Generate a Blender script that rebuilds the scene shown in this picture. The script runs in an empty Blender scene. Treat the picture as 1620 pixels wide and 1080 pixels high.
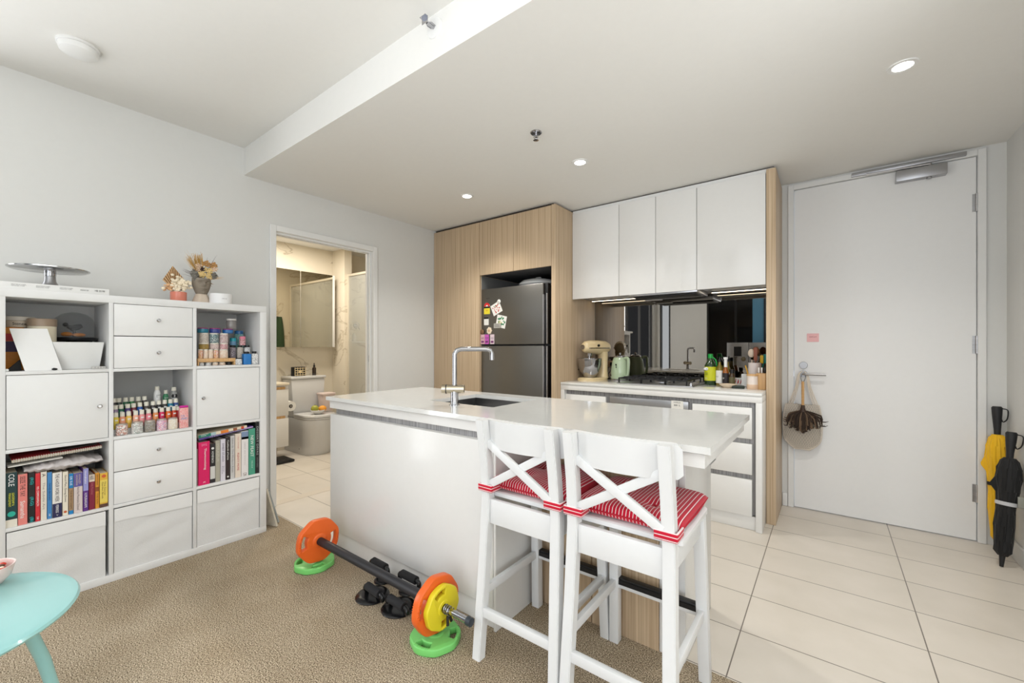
import bpy, bmesh, math, random
from mathutils import Vector, Matrix
random.seed(7)
C = bpy.context.scene.collection
# ------------------------------------------------------------------ camera
CAM = Vector((0, 0, 1.204)); YAW = 0.6488; FP = 661.3; CX, CY = 810, 549.2
cam = bpy.data.objects.new('camera', bpy.data.cameras.new('camera'))
C.objects.link(cam); cam.location = CAM; cam.rotation_euler = (math.pi/2, 0, YAW)
cam.data.sensor_width = 36; cam.data.lens = 36*FP/1620; cam.data.shift_y = 9.2/1620
cam.data.clip_start = .02
bpy.context.scene.camera = cam
# ------------------------------------------------------------------ colour, world, lights
vs = bpy.context.scene.view_settings
vs.view_transform = 'Standard'; vs.look = 'None'; vs.gamma = 1; vs.use_curve_mapping = False
vs.exposure = 0.12
W = bpy.data.worlds.new('sky'); bpy.context.scene.world = W; W.use_nodes = True
bg = W.node_tree.nodes['Background']; bg.inputs[0].default_value = (.80, .88, 1, 1); bg.inputs[1].default_value = 1.3
def area(name, loc, rot, sx, sy, power, col=(1, 1, 1)):
    l = bpy.data.lights.new(name, 'AREA'); l.shape = 'RECTANGLE'; l.size = sx; l.size_y = sy
    l.energy = power; l.color = col
    o = bpy.data.objects.new(name, l); C.objects.link(o); o.location = loc; o.rotation_euler = rot
    return o
H = math.pi/2
area('daylight_left_window', (-3.72, -.85, 1.35), (0, -H, 0), 2.0, 1.5, 56, (.98, .99, 1))
area('rear_window_fill', (.95, -2.75, 1.35), (H, 0, 0), 3.6, 2.3, 58, (.95, .975, 1))  # added broad frontal fill, set in a rear opening the mirror does not see
area('living_overhead_fill', (-.9, -.6, 2.60), (0, 0, 0), 1.2, 1.2, 5, (1, .99, .98))  # added soft fill over the living area, no fitting there
area('bounce_fill', (-.6, -.75, 1.35), (math.pi, 0, 0), 1.8, 1.2, 30, (.93, .965, 1))  # added upward fill behind the camera, brightens the ceilings
area('hall_upward_fill', (1.75, .25, .65), (math.radians(180-38), 0, math.radians(-50)), 1.1, 1.1, 125, (.93, .965, 1))  # added out-of-view fill aimed up at the kitchen ceiling, no lamp there
area('bathroom_ceiling_light', (-4.35, 2.2, 2.42), (0, 0, 0), .5, .5, 27, (1, .92, .80))

def ray(u, v):
    c, s = math.cos(YAW), math.sin(YAW)
    F = Vector((-s, c, 0)); R = Vector((c, s, 0))
    return F + R*(u-CX)/FP + Vector((0, 0, 1))*(CY-v)/FP
def onx(u, v, X): d = ray(u, v); return CAM + d*(X/d.x)
def ony(u, v, Y): d = ray(u, v); return CAM + d*(Y/d.y)
def onz(u, v, Z): d = ray(u, v); return CAM + d*((Z-CAM.z)/d.z)

# ------------------------------------------------------------------ materials
def S(c):
    return tuple(((x/255)/12.92 if x/255 <= .04045 else ((x/255+.055)/1.055)**2.4) for x in c)
_M = {}
def mk(name, rgb, rough=.5, metal=0, trans=0, emit=0, spec=.5, coat=0, alpha=1, ior=1.45, noise=0, nscale=30, bump=0, bscale=200, sheen=0):
    if name in _M: return _M[name]
    m = bpy.data.materials.new(name); m.use_nodes = True; nt = m.node_tree
    b = nt.nodes['Principled BSDF']; col = (*S(rgb), 1)
    b.inputs['Base Color'].default_value = col
    b.inputs['Roughness'].default_value = rough; b.inputs['Metallic'].default_value = metal
    b.inputs['Transmission Weight'].default_value = trans; b.inputs['IOR'].default_value = ior
    b.inputs['Specular IOR Level'].default_value = spec; b.inputs['Coat Weight'].default_value = coat
    b.inputs['Coat Roughness'].default_value = .05
    b.inputs['Alpha'].default_value = alpha; b.inputs['Sheen Weight'].default_value = sheen
    if emit:
        b.inputs['Emission Color'].default_value = col; b.inputs['Emission Strength'].default_value = emit
    tc = nt.nodes.new('ShaderNodeTexCoord')
    n = nt.nodes.new('ShaderNodeTexNoise'); n.inputs['Scale'].default_value = nscale; n.inputs['Detail'].default_value = 3
    nt.links.new(tc.outputs['Object'], n.inputs['Vector'])
    hs = nt.nodes.new('ShaderNodeMix'); hs.data_type = 'RGBA'
    k = max(noise, .015)
    hs.inputs[6].default_value = tuple(min(1, x*(1-k)) for x in col[:3])+(1,)
    hs.inputs[7].default_value = tuple(min(1, x*(1+k)) for x in col[:3])+(1,)
    nt.links.new(n.outputs[0], hs.inputs[0]); nt.links.new(hs.outputs[2], b.inputs['Base Color'])
    if bump:
        n2 = nt.nodes.new('ShaderNodeTexNoise'); n2.inputs['Scale'].default_value = bscale
        nt.links.new(tc.outputs['Object'], n2.inputs['Vector'])
        bp = nt.nodes.new('ShaderNodeBump'); bp.inputs['Strength'].default_value = bump; bp.inputs['Distance'].default_value = .003
        nt.links.new(n2.outputs[0], bp.inputs['Height']); nt.links.new(bp.outputs[0], b.inputs['Normal'])
    _M[name] = m; return m
def base(name, rough=.5, **kw):
    m = mk(name, (255, 255, 255), rough, **kw); nt = m.node_tree
    b = nt.nodes['Principled BSDF']
    for l in list(b.inputs['Base Color'].links): nt.links.remove(l)
    tc = [n for n in nt.nodes if n.type == 'TEX_COORD'][0]
    return m, nt, b, tc
def mapping(nt, src, scale=(1, 1, 1), loc=(0, 0, 0), rot=(0, 0, 0)):
    mp = nt.nodes.new('ShaderNodeMapping'); mp.inputs['Scale'].default_value = scale
    mp.inputs['Location'].default_value = loc; mp.inputs['Rotation'].default_value = rot
    nt.links.new(src, mp.inputs[0]); return mp.outputs[0]
def ramp(nt, src, stops):
    r = nt.nodes.new('ShaderNodeValToRGB'); e = r.color_ramp.elements
    while len(e) < len(stops): e.new(.5)
    for i, (p, c) in enumerate(stops): e[i].position = p; e[i].color = (*S(c), 1)
    nt.links.new(src, r.inputs[0]); return r.outputs[0]
def noise(nt, vec, scale, detail=4, dist=0):
    n = nt.nodes.new('ShaderNodeTexNoise'); n.inputs['Scale'].default_value = scale
    n.inputs['Detail'].default_value = detail; n.inputs['Distortion'].default_value = dist
    nt.links.new(vec, n.inputs['Vector']); return n.outputs[0]
def bumpn(nt, b, h, s, d=.002):
    bp = nt.nodes.new('ShaderNodeBump'); bp.inputs['Strength'].default_value = s; bp.inputs['Distance'].default_value = d
    nt.links.new(h, bp.inputs['Height']); nt.links.new(bp.outputs[0], b.inputs['Normal'])

def wood_veneer(name, lo, hi, sx=1):
    m, nt, b, tc = base(name, .38)
    v = mapping(nt, tc.outputs['Object'], (150*sx, 150*sx, 1.2))
    nt.links.new(ramp(nt, noise(nt, v, 1, 3, .3), [(.3, lo), (.7, hi)]), b.inputs['Base Color']); return m
WOOD = wood_veneer('oak_veneer', (176, 150, 120), (212, 190, 160))
GREYWOOD = wood_veneer('grey_grain', (132, 130, 130), (184, 182, 182))
LWOOD = wood_veneer('bamboo', (196, 152, 100), (218, 178, 126))
def tile_mat():
    m, nt, b, tc = base('floor_tile', .34)
    br = nt.nodes.new('ShaderNodeTexBrick'); br.offset = 0; br.squash = 1
    br.inputs['Scale'].default_value = 1; br.inputs['Brick Width'].default_value = .614
    br.inputs['Row Height'].default_value = .3125; br.inputs['Mortar Size'].default_value = .0022
    br.inputs['Mortar Smooth'].default_value = 0; br.inputs['Bias'].default_value = 0
    v = mapping(nt, tc.outputs['Object'], (1, 1, 1), (.30+.614*20, -3.2565+.3125*30, 0))
    nt.links.new(v, br.inputs['Vector'])
    br.inputs['Color1'].default_value = (*S((216, 208, 197)), 1); br.inputs['Color2'].default_value = (*S((222, 214, 203)), 1)
    br.inputs['Mortar'].default_value = (*S((120, 112, 102)), 1)
    mx = nt.nodes.new('ShaderNodeMix'); mx.data_type = 'RGBA'; mx.blend_type = 'MULTIPLY'; mx.inputs[0].default_value = 1
    nt.links.new(br.outputs[0], mx.inputs[6])
    nt.links.new(ramp(nt, noise(nt, tc.outputs['Object'], 5, 5), [(.3, (246, 246, 244)), (.7, (255, 255, 255))]), mx.inputs[7])
    nt.links.new(mx.outputs[2], b.inputs['Base Color']); return m
def carpet_mat():
    m, nt, b, tc = base('carpet', .95, spec=.1)
    n = noise(nt, tc.outputs['Object'], 240, 2)
    mx = nt.nodes.new('ShaderNodeMix'); mx.data_type = 'RGBA'; mx.blend_type = 'MULTIPLY'; mx.inputs[0].default_value = 1
    nt.links.new(ramp(nt, n, [(.36, (88, 76, 62)), (.5, (166, 150, 127)), (.64, (222, 208, 184))]), mx.inputs[6])
    nt.links.new(ramp(nt, noise(nt, tc.outputs['Object'], 3.5, 3), [(.3, (232, 228, 222)), (.7, (255, 255, 255))]), mx.inputs[7])
    nt.links.new(mx.outputs[2], b.inputs['Base Color']); bumpn(nt, b, n, .6, .004); return m
def marble_mat():
    m, nt, b, tc = base('bathroom_marble', .25)
    n = noise(nt, mapping(nt, tc.outputs['Object'], (1, 1, 1.6), (0, 0, 0), (.6, 0, 0)), 1.9, 7, .9)
    nt.links.new(ramp(nt, n, [(.0, (220, 211, 192)), (.545, (224, 215, 197)), (.565, (188, 176, 154)), (.580, (222, 213, 195)), (1, (216, 206, 186))]), b.inputs['Base Color']); return m
def stripe_mat(axis=0, nm_='striped_red_fabric'):
    m, nt, b, tc = base(nm_, .85, spec=.2, sheen=.2)
    sp = nt.nodes.new('ShaderNodeSeparateXYZ'); nt.links.new(tc.outputs['Object'], sp.inputs[0])
    def mth(op, a, bb=None):
        n = nt.nodes.new('ShaderNodeMath'); n.operation = op
        nt.links.new(a, n.inputs[0]) if not isinstance(a, (int, float)) else setattr(n.inputs[0], 'default_value', a)
        if bb is not None: n.inputs[1].default_value = bb
        return n.outputs[0]
    f = mth('FRACT', mth('MULTIPLY', sp.outputs[axis], 86))
    nt.links.new(ramp(nt, f, [(.0, (190, 22, 48)), (.72, (196, 26, 52)), (.75, (240, 216, 216)), (.93, (240, 216, 216)), (.96, (150, 14, 36))]), b.inputs['Base Color'])
    return m
def speckle(name, a, bcol, ccol, sc=260):
    m, nt, b, tc = base(name, .5)
    v = nt.nodes.new('ShaderNodeTexVoronoi'); v.inputs['Scale'].default_value = sc
    nt.links.new(tc.outputs['Object'], v.inputs['Vector'])
    sp = nt.nodes.new('ShaderNodeSeparateColor'); nt.links.new(v.outputs['Color'], sp.inputs[0])
    nt.links.new(ramp(nt, sp.outputs[0], [(0, a), (.4, bcol), (.75, ccol)]), b.inputs['Base Color']); return m
def brushed(name, rgb, rough=.32):
    m, nt, b, tc = base(name, rough, metal=1)
    v = mapping(nt, tc.outputs['Object'], (2, 2, 260))
    d = tuple(x*.90 for x in rgb)
    nt.links.new(ramp(nt, noise(nt, v, 1, 2), [(.3, d), (.7, rgb)]), b.inputs['Base Color']); return m
TILE = tile_mat(); CARPET = carpet_mat(); MARBLE = marble_mat(); STRIPE = stripe_mat(); STRIPE_TIE = stripe_mat(2, 'striped_tie_fabric')
WALL = mk('wall_paint', (216, 216, 213), .7, bump=.05, bscale=300)
CEIL = mk('ceiling_paint', (228, 227, 223), .8)
TRIM = mk('trim_gloss_white', (228, 228, 226), .35)
DOORW = mk('door_white', (233, 233, 232), .4)
WHITE = mk('shelf_white', (226, 226, 225), .42)
GLOSSW = mk('gloss_white', (232, 231, 228), .17, spec=.32)
STONE = mk('stone_white', (226, 226, 223), .1, noise=.03, nscale=25, coat=.3)
PAINTW = mk('stool_white', (224, 225, 225), .38)
CHROME = mk('chrome', (176, 176, 179), .10, metal=1)
STEEL = brushed('brushed_steel', (190, 190, 192))
FRIDGE = mk('fridge_dark_steel', (126, 124, 120), .36, metal=1, noise=.03, nscale=8)
ALU = mk('satin_aluminium', (176, 176, 178), .35, metal=.9)
BLACK = mk('black_plastic', (22, 22, 24), .4)
MATBLACK = mk('matt_black', (16, 16, 17), .7)
IRON = mk('cast_iron', (28, 28, 30), .5)
SMOKE = mk('smoked_mirror', (156, 151, 144), .015, metal=1)
MIRROR = mk('silver_mirror', (205, 200, 186), .02, metal=1)
GLASS = mk('clear_glass', (245, 250, 250), .02, trans=1, ior=1.45)
SMOKEGL = mk('dark_window_glass', (14, 15, 17), .06)
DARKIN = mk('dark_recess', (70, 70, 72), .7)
CER = mk('white_ceramic', (232, 232, 230), .12, coat=.4)
PAPER = mk('paper_block', (222, 210, 188), .9, noise=.06, nscale=200)
FABW = mk('white_fabric', (220, 220, 219), .95, bump=.25, bscale=240, noise=.02)
FOAM = mk('black_foam', (34, 34, 36), .85, bump=.2, bscale=400)
def col(name, rgb, rough=.5, **k): return mk(name, rgb, rough, **k)

# ------------------------------------------------------------------ mesh builder
class MB:
    def __init__(s): s.bm = bmesh.new(); s.mi = 0
    def _add(s, bm2, M=None):
        if M is not None: bmesh.ops.transform(bm2, matrix=M, verts=bm2.verts)
        for f in bm2.faces: f.material_index = s.mi
        me = bpy.data.meshes.new('t'); bm2.to_mesh(me); bm2.free(); s.bm.from_mesh(me); bpy.data.meshes.remove(me); return s
    def m(s, i): s.mi = i; return s
    def box(s, x0, x1, y0, y1, z0, z1, bev=0, M=None, seg=2):
        b = bmesh.new(); bmesh.ops.create_cube(b, size=1)
        for v in b.verts: v.co = Vector(((x0+x1)/2+v.co.x*(x1-x0), (y0+y1)/2+v.co.y*(y1-y0), (z0+z1)/2+v.co.z*(z1-z0)))
        if bev: bmesh.ops.bevel(b, geom=list(b.edges), offset=min(bev, .45*min(abs(x1-x0), abs(y1-y0), abs(z1-z0))), segments=seg, affect='EDGES', profile=.5)
        return s._add(b, M)
    def hexa(s, p, M=None, bev=0):   # 8 points: bottom loop 4, top loop 4
        b = bmesh.new(); v = [b.verts.new(q) for q in p]
        for f in ((3, 2, 1, 0), (4, 5, 6, 7), (0, 1, 5, 4), (1, 2, 6, 5), (2, 3, 7, 6), (3, 0, 4, 7)): b.faces.new([v[i] for i in f])
        bmesh.ops.recalc_face_normals(b, faces=b.faces)
        if bev: bmesh.ops.bevel(b, geom=list(b.edges), offset=bev, segments=2, affect='EDGES', profile=.5)
        return s._add(b, M)
    def lathe(s, prof, M=None, seg=28, cap=True):   # prof [(r,z)] about z
        b = bmesh.new(); rings = []
        for r, z in prof:
            if r < 1e-6: rings.append([b.verts.new((0, 0, z))])
            else: rings.append([b.verts.new((r*math.cos(2*math.pi*i/seg), r*math.sin(2*math.pi*i/seg), z)) for i in range(seg)])
        for a, c in zip(rings, rings[1:]):
            for i in range(seg):
                j = (i+1) % seg
                if len(a) == 1 and len(c) == 1: continue
                if len(a) == 1: b.faces.new((a[0], c[j], c[i]))
                elif len(c) == 1: b.faces.new((a[i], a[j], c[0]))
                else: b.faces.new((a[i], a[j], c[j], c[i]))
        if cap:
            if len(rings[0]) > 1: b.faces.new(rings[0][::-1])
            if len(rings[-1]) > 1: b.faces.new(rings[-1])
        bmesh.ops.recalc_face_normals(b, faces=b.faces)
        return s._add(b, M)
    def cyl(s, p0, p1, r0, r1=None, seg=20):
        p0, p1 = Vector(p0), Vector(p1); r1 = r0 if r1 is None else r1
        d = p1-p0; q = Vector((0, 0, 1)).rotation_difference(d).to_matrix().to_4x4()
        return s.lathe([(r0, 0), (r1, d.length)], Matrix.Translation(p0) @ q, seg)
    def sph(s, c, r, seg=16, M=None):
        b = bmesh.new(); bmesh.ops.create_uvsphere(b, u_segments=seg, v_segments=max(6, seg*2//3), radius=1)
        if not hasattr(r, '__len__'): r = (r, r, r)
        for v in b.verts: v.co = Vector((c[0]+v.co.x*r[0], c[1]+v.co.y*r[1], c[2]+v.co.z*r[2]))
        return s._add(b, M)
    def tube(s, pts, r, seg=8, smooth=0, M=None):
        P = [Vector(p) for p in pts]
        rr = r if hasattr(r, '__len__') else [r]*len(P)
        if smooth:
            Q = []; R2 = []
            for i in range(len(P)-1):
                p0 = P[max(i-1, 0)]; p1 = P[i]; p2 = P[i+1]; p3 = P[min(i+2, len(P)-1)]
                for k in range(smooth):
                    t = k/smooth
                    Q.append(.5*((2*p1)+(-p0+p2)*t+(2*p0-5*p1+4*p2-p3)*t*t+(-p0+3*p1-3*p2+p3)*t**3)); R2.append(rr[i]*(1-t)+rr[i+1]*t)
            Q.append(P[-1]); R2.append(rr[-1]); P, rr = Q, R2
        b = bmesh.new(); rings = []; up = None
        for i, p in enumerate(P):
            d = (P[min(i+1, len(P)-1)]-P[max(i-1, 0)]).normalized()
            if up is None: up = d.orthogonal().normalized()
            up = (up-d*up.dot(d)); up = up.normalized() if up.length > 1e-6 else d.orthogonal().normalized()
            w = d.cross(up)
            rings.append([b.verts.new(p+(up*math.cos(2*math.pi*k/seg)+w*math.sin(2*math.pi*k/seg))*rr[i]) for k in range(seg)])
        for a, c in zip(rings, rings[1:]):
            for k in range(seg): b.faces.new((a[k], a[(k+1) % seg], c[(k+1) % seg], c[k]))
        b.faces.new(rings[0][::-1]); b.faces.new(rings[-1])
        bmesh.ops.recalc_face_normals(b, faces=b.faces)
        return s._add(b, M)
    def loft(s, loops, M=None, cap=True):
        b = bmesh.new(); R = [[b.verts.new(p) for p in l] for l in loops]; n = len(loops[0])
        for a, c in zip(R, R[1:]):
            for k in range(n): b.faces.new((a[k], a[(k+1) % n], c[(k+1) % n], c[k]))
        if cap: b.faces.new(R[0][::-1]); b.faces.new(R[-1])
        bmesh.ops.recalc_face_normals(b, faces=b.faces)
        return s._add(b, M)
    def grid(s, fn, nu, nv, M=None, thick=0):
        b = bmesh.new(); V = [[b.verts.new(fn(i/nu, j/nv)) for j in range(nv+1)] for i in range(nu+1)]
        for i in range(nu):
            for j in range(nv): b.faces.new((V[i][j], V[i+1][j], V[i+1][j+1], V[i][j+1]))
        if thick:
            bmesh.ops.recalc_face_normals(b, faces=b.faces)
            bmesh.ops.solidify(b, geom=list(b.faces), thickness=thick)
        return s._add(b, M)
    def shape(s, outer, holes, h, bev, M=None):   # 2D outline with holes, extruded, rounded edges
        cu = bpy.data.curves.new('c', 'CURVE'); cu.dimensions = '2D'; cu.fill_mode = 'BOTH'
        for lp in [outer]+holes:
            sp = cu.splines.new('POLY'); sp.points.add(len(lp)-1); sp.use_cyclic_u = True
            for i, p in enumerate(lp): sp.points[i].co = (p[0], p[1], 0, 1)
        cu.extrude = h/2-bev; cu.bevel_depth = bev; cu.bevel_resolution = 2; cu.offset = -bev
        o = bpy.data.objects.new('c', cu); C.objects.link(o)
        me = bpy.data.meshes.new_from_object(o.evaluated_get(bpy.context.evaluated_depsgraph_get()))
        b = bmesh.new(); b.from_mesh(me); bpy.data.objects.remove(o); bpy.data.curves.remove(cu); bpy.data.meshes.remove(me)
        bmesh.ops.remove_doubles(b, verts=b.verts, dist=1e-5)
        return s._add(b, M)
    def xf(s, M): bmesh.ops.transform(s.bm, matrix=M, verts=s.bm.verts); return s
    def build(s, name, mats, parent=None, smooth=True, ang=38, loc=None, rz=0):
        me = bpy.data.meshes.new(name); s.bm.to_mesh(me); s.bm.free()
        for m in (mats if isinstance(mats, (list, tuple)) else [mats]): me.materials.append(m)
        if smooth:
            me.polygons.foreach_set('use_smooth', [True]*len(me.polygons)); me.set_sharp_from_angle(angle=math.radians(ang))
        o = bpy.data.objects.new(name, me); C.objects.link(o)
        if parent is not None: o.parent = parent
        if loc: o.location = loc
        if rz: o.rotation_euler.z = rz
        return o
def T(x, y, z): return Matrix.Translation((x, y, z))
def RX(a): return Matrix.Rotation(a, 4, 'X')
def RY(a): return Matrix.Rotation(a, 4, 'Y')
def RZ(a): return Matrix.Rotation(a, 4, 'Z')
def BX(*a, **k): return MB().box(*a, **k)
def thing(name, label, cat, loc=(0, 0, 0), rz=0, group=None):
    o = bpy.data.objects.new(name, None); C.objects.link(o); o.empty_display_size = .05
    o.location = loc; o.rotation_euler = (0, 0, rz); o['label'] = label; o['category'] = cat
    if group: o['group'] = group
    return o
def tag(o, label, cat, group=None):
    o['label'] = label; o['category'] = cat
    if group: o['group'] = group
    return o
def struct(o, label=None):
    o['kind'] = 'structure'
    if label: o['label'] = label
    return o
def text(body, parent, mat, o, xa, ya, length, height=None, name='lettering', ext=.0002, off=0, align=True):
    """flat lettering; o = centre, xa / ya = text directions in the parent's frame; fitted to length x height"""
    cu = bpy.data.curves.new('f', 'FONT'); cu.body = body; cu.extrude = 0; cu.offset = off; cu.resolution_u = 2
    t = bpy.data.objects.new('f', cu); C.objects.link(t)
    me = bpy.data.meshes.new_from_object(t.evaluated_get(bpy.context.evaluated_depsgraph_get()))
    bpy.data.objects.remove(t); bpy.data.curves.remove(cu)
    xs = [v.co.x for v in me.vertices]; ys = [v.co.y for v in me.vertices]
    x0, x1, y0, y1 = min(xs), max(xs), min(ys), max(ys)
    sx = length/(x1-x0); sy = sx if height is None else height/(y1-y0)
    xa, ya = Vector(xa).normalized(), Vector(ya).normalized(); nz = xa.cross(ya); o = Vector(o)+nz*.0004
    for v in me.vertices:
        v.co = o+xa*((v.co.x-(x0+x1)/2)*sx)+ya*((v.co.y-(y0+y1)/2)*sy)
    me.name = name; me.materials.append(mat)
    ob = bpy.data.objects.new(name, me); C.objects.link(ob); ob.parent = parent
    return ob
INK = mk('ink_black', (20, 20, 22), .6); INKW = mk('ink_white', (240, 240, 238), .6); INKG = mk('ink_grey', (110, 110, 112), .6)

# ------------------------------------------------------------------ the room
XL, YB, XR, ZK, ZL = -3.35, 3.80, .852, 2.44, 2.635
def sbox(name, m, *a, **k): return struct(BX(*a, **k).build(name, m, smooth=False))
sbox('floor', CARPET, XL, 3.2, -2.7, 1.374, -.06, 0)
struct(MB().box(-2.30, 3.2, 1.374, 1.685, -.06, 0).build('floor_carpet_strip', CARPET, smooth=False))
struct(MB().box(-5.2, -2.30, 1.374, 3.95, -.06, -.001).box(-2.30, 3.2, 1.685, 3.95, -.06, -.001).box(-5.2, XL, .8, 1.374, -.06, -.001).build('floor_tiled', TILE, smooth=False))
DY0, DY1, DZ = 1.445, 2.290, 2.085
wl = MB()
wl.box(XL-.09, XL, -2.7, -2.4, 0, 2.7).box(XL-.09, XL, -2.4, -.15, 0, .15).box(XL-.09, XL, -2.4, -.15, 2.5, 2.7).box(XL-.09, XL, -.15, DY0-.02, 0, 2.7)
wl.box(XL-.09, XL, DY0-.02, DY1+.02, DZ+.02, 2.7).box(XL-.09, XL, DY1+.02, YB, 0, 2.7)
struct(wl.build('wall_left', WALL, smooth=False))
EX0, EX1, EZ = -.208, .728, 2.385
struct(MB().box(-5.2, EX0-.02, YB, YB+.12, 0, 2.7).box(EX1+.02, 3.2, YB, YB+.12, 0, 2.7).box(EX0-.02, EX1+.02, YB, YB+.12, EZ+.015, 2.7).build('wall_back', WALL, smooth=False))
sbox('wall_right', WALL, XR, XR+.1, 1.2, YB, 0, 2.7)
sbox('wall_side', WALL, 3.1, 3.2, -2.7, YB, 0, 2.7)
rw = MB().box(XL, -3.25, -2.7, -2.6, 0, 2.7).box(-3.0, -2.2, -2.7, -2.6, 0, 2.7).box(XL, 3.1, -2.7, -2.6, 2.5, 2.7).box(-1.05, -.85, -2.7, -2.6, 0, 2.7).box(2.75, 3.1, -2.7, -2.6, 0, 2.7)
struct(rw.build('wall_rear', WALL, smooth=False))
sbox('ceiling', CEIL, XL-.1, 3.2, -2.7, 1.23, ZL, 2.72)
sbox('ceiling_kitchen', CEIL, XL, 3.2, 1.23, YB, ZK, 2.72)
# windows behind the camera
def window(name, fn, rects, fr, glassm=None):
    f = fn; o = struct(f.build(name, fr, smooth=False))
    return o
w1 = MB()
for y in (-2.4, -1.65, -.90, -.19): w1.box(XL-.07, XL-.02, y, y+.04, .15, 2.5)
w1.box(XL-.07, XL-.02, -2.4, -.15, .15, .19).box(XL-.07, XL-.02, -2.4, -.15, 2.46, 2.5)
o = struct(w1.build('window_1', mk('window_frame_black', (24, 24, 26), .4), smooth=False))
w2 = MB()
for x in (-.85, .33, 1.53, 2.71): w2.box(x, x+.04, -2.68, -2.63, 0, 2.5)
w2.box(-.85, 2.75, -2.68, -2.63, 0, .05).box(-.85, 2.75, -2.68, -2.63, 2.45, 2.5)
struct(w2.build('window_2', _M['window_frame_black'], smooth=False))
w3 = MB()
for x in (-2.2, -1.64, -1.09): w3.box(x, x+.04, -2.68, -2.61, 0, 2.5)
w3.box(-2.2, -1.05, -2.68, -2.61, 0, .06).box(-2.2, -1.05, -2.68, -2.61, 2.44, 2.5)
o = struct(w3.build('window_3', _M['window_frame_black'], smooth=False))
BX(-2.16, -1.30, -2.66, -2.64, .06, 2.44).build('window_pane', SMOKEGL, o, smooth=False)
BX(-1.30, -1.09, -2.66, -2.64, .06, 2.44).build('window_pane', mk('blue_dusk_glass', (90, 140, 170), .1), o, smooth=False)
o = struct(BX(-3.25, -3.21, -2.68, -2.61, 0, 2.5).box(-3.04, -3.0, -2.68, -2.61, 0, 2.5).build('window_4', _M['window_frame_black'], smooth=False))
struct(BX(-6.4, XL-.3, -3.3, -3.2, 0, 3.2).build('wall_sky_blocker', mk('sky_blocker_dark', (58, 58, 60), .8), smooth=False))  # added dark wall outside, keeps bright sky out of the splashback reflection
# skirting
struct(BX(XR-.015, XR, 1.2, YB, 0, .10, bev=.004).build('baseboard_right', TRIM))
struct(BX(XL, XL+.015, DY1+.05, 3.04, 0, .10, bev=.004).build('baseboard_left', TRIM))
struct(BX(-.284, EX0-.043, YB-.015, YB, 0, .10, bev=.004).build('baseboard_back', TRIM))
# bathroom shell
XB = -5.11
sbox('wall_bathroom_far', MARBLE, XB-.09, XB, .8, YB, 0, 2.5)
sbox('wall_bathroom_side', MARBLE, XB, XL-.09, .8, .9, 0, 2.5)
sbox('wall_bathroom_nib', MARBLE, XB, -4.83, 2.90, 3.0, 0, ZK)
sbox('wall_bathroom_shower', MARBLE, XB, XL-.10, 3.68, 3.79, 0, ZK)
struct(BX(XL-.105, XL-.091, .9, DY0-.02, 0, ZK).box(XL-.105, XL-.091, DY1+.02, 3.68, 0, ZK).box(XL-.105, XL-.091, DY0-.02, DY1+.02, DZ+.02, ZK).build('wall_bathroom_inner', MARBLE, smooth=False))
sbox('ceiling_bathroom', CEIL, XB, XL-.09, .9, YB, ZK, 2.52)
# bathroom doorway
fr = MB()
for (a, b_) in ((DY0-.045, DY0), (DY1, DY1+.045)): fr.box(XL+.0, XL+.018, a, b_, 0, DZ+.045, bev=.004)
fr.box(XL, XL+.018, DY0, DY1, DZ, DZ+.045, bev=.004)
fr.box(XL-.108, XL, DY0-.018, DY0, 0, DZ).box(XL-.108, XL, DY1, DY1+.018, 0, DZ).box(XL-.108, XL, DY0, DY1, DZ, DZ+.018)
fr.box(XL-.035, XL-.02, DY1-.014, DY1, 0, DZ).box(XL-.085, XL-.06, DY1-.014, DY1, 0, DZ).box(XL-.035, XL-.02, DY0, DY1-.014, DZ-.014, DZ).box(XL-.085, XL-.06, DY0, DY1-.014, DZ-.014, DZ)
d1 = struct(fr.build('door_1', TRIM, smooth=False))
BX(XL-.058, XL-.037, DY1-.003, DY1-.0, 1.07, 1.13).build('strike_plate', STEEL, d1, smooth=False)
struct(BX(XL-.10, XL-.005, DY0, DY1, -.0009, .0012).build('trim_3', mk('threshold_tile', (214, 204, 190), .35), smooth=False))
# entry door
fr = MB().box(EX0-.04, EX0-.003, YB-.014, YB, 0, EZ+.04, bev=.003).box(EX1+.003, EX1+.04, YB-.014, YB, 0, EZ+.04, bev=.003).box(EX0-.003, EX1+.003, YB-.014, YB, EZ+.003, EZ+.04, bev=.003)
fr.box(EX0-.018, EX0-.003, YB, YB+.1, 0, EZ+.012).box(EX1+.003, EX1+.018, YB, YB+.1, 0, EZ+.012).box(EX0-.003, EX1+.003, YB, YB+.1, EZ+.003, EZ+.012)
d2 = struct(fr.build('door_2', TRIM, smooth=False))
lf = BX(EX0, EX1, YB+.002, YB+.045, .006, EZ, bev=.002).build('door_leaf', DOORW, d2, smooth=False)
for z in (.30, 1.22, 2.10):
    MB().cyl((EX1+.001, YB-.004, z-.055), (EX1+.001, YB-.004, z+.055), .008).box(EX1-.018, EX1+.018, YB-.0005, YB+.0025, z-.055, z+.055).build('hinge', STEEL, d2)
BX(EX0-.006, EX0-.001, YB-.016, YB-.012, .985, 1.03).build('latch_plate', STEEL, d2, smooth=False)
hp = ony(1271, 591, YB); lk = ony(1271, 577.5, YB)
h_ = MB().cyl((hp.x, YB+.002, hp.z), (hp.x, YB-.008, hp.z), .026).cyl((hp.x, YB-.008, hp.z), (hp.x, YB-.05, hp.z), .010)
h_.tube([(hp.x, YB-.05, hp.z), (hp.x+.02, YB-.056, hp.z), (hp.x+.135, YB-.052, hp.z)], .009, smooth=4)
h_.build('door_handle', mk('satin_chrome', (170, 170, 172), .4, metal=.8), lf)
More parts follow.
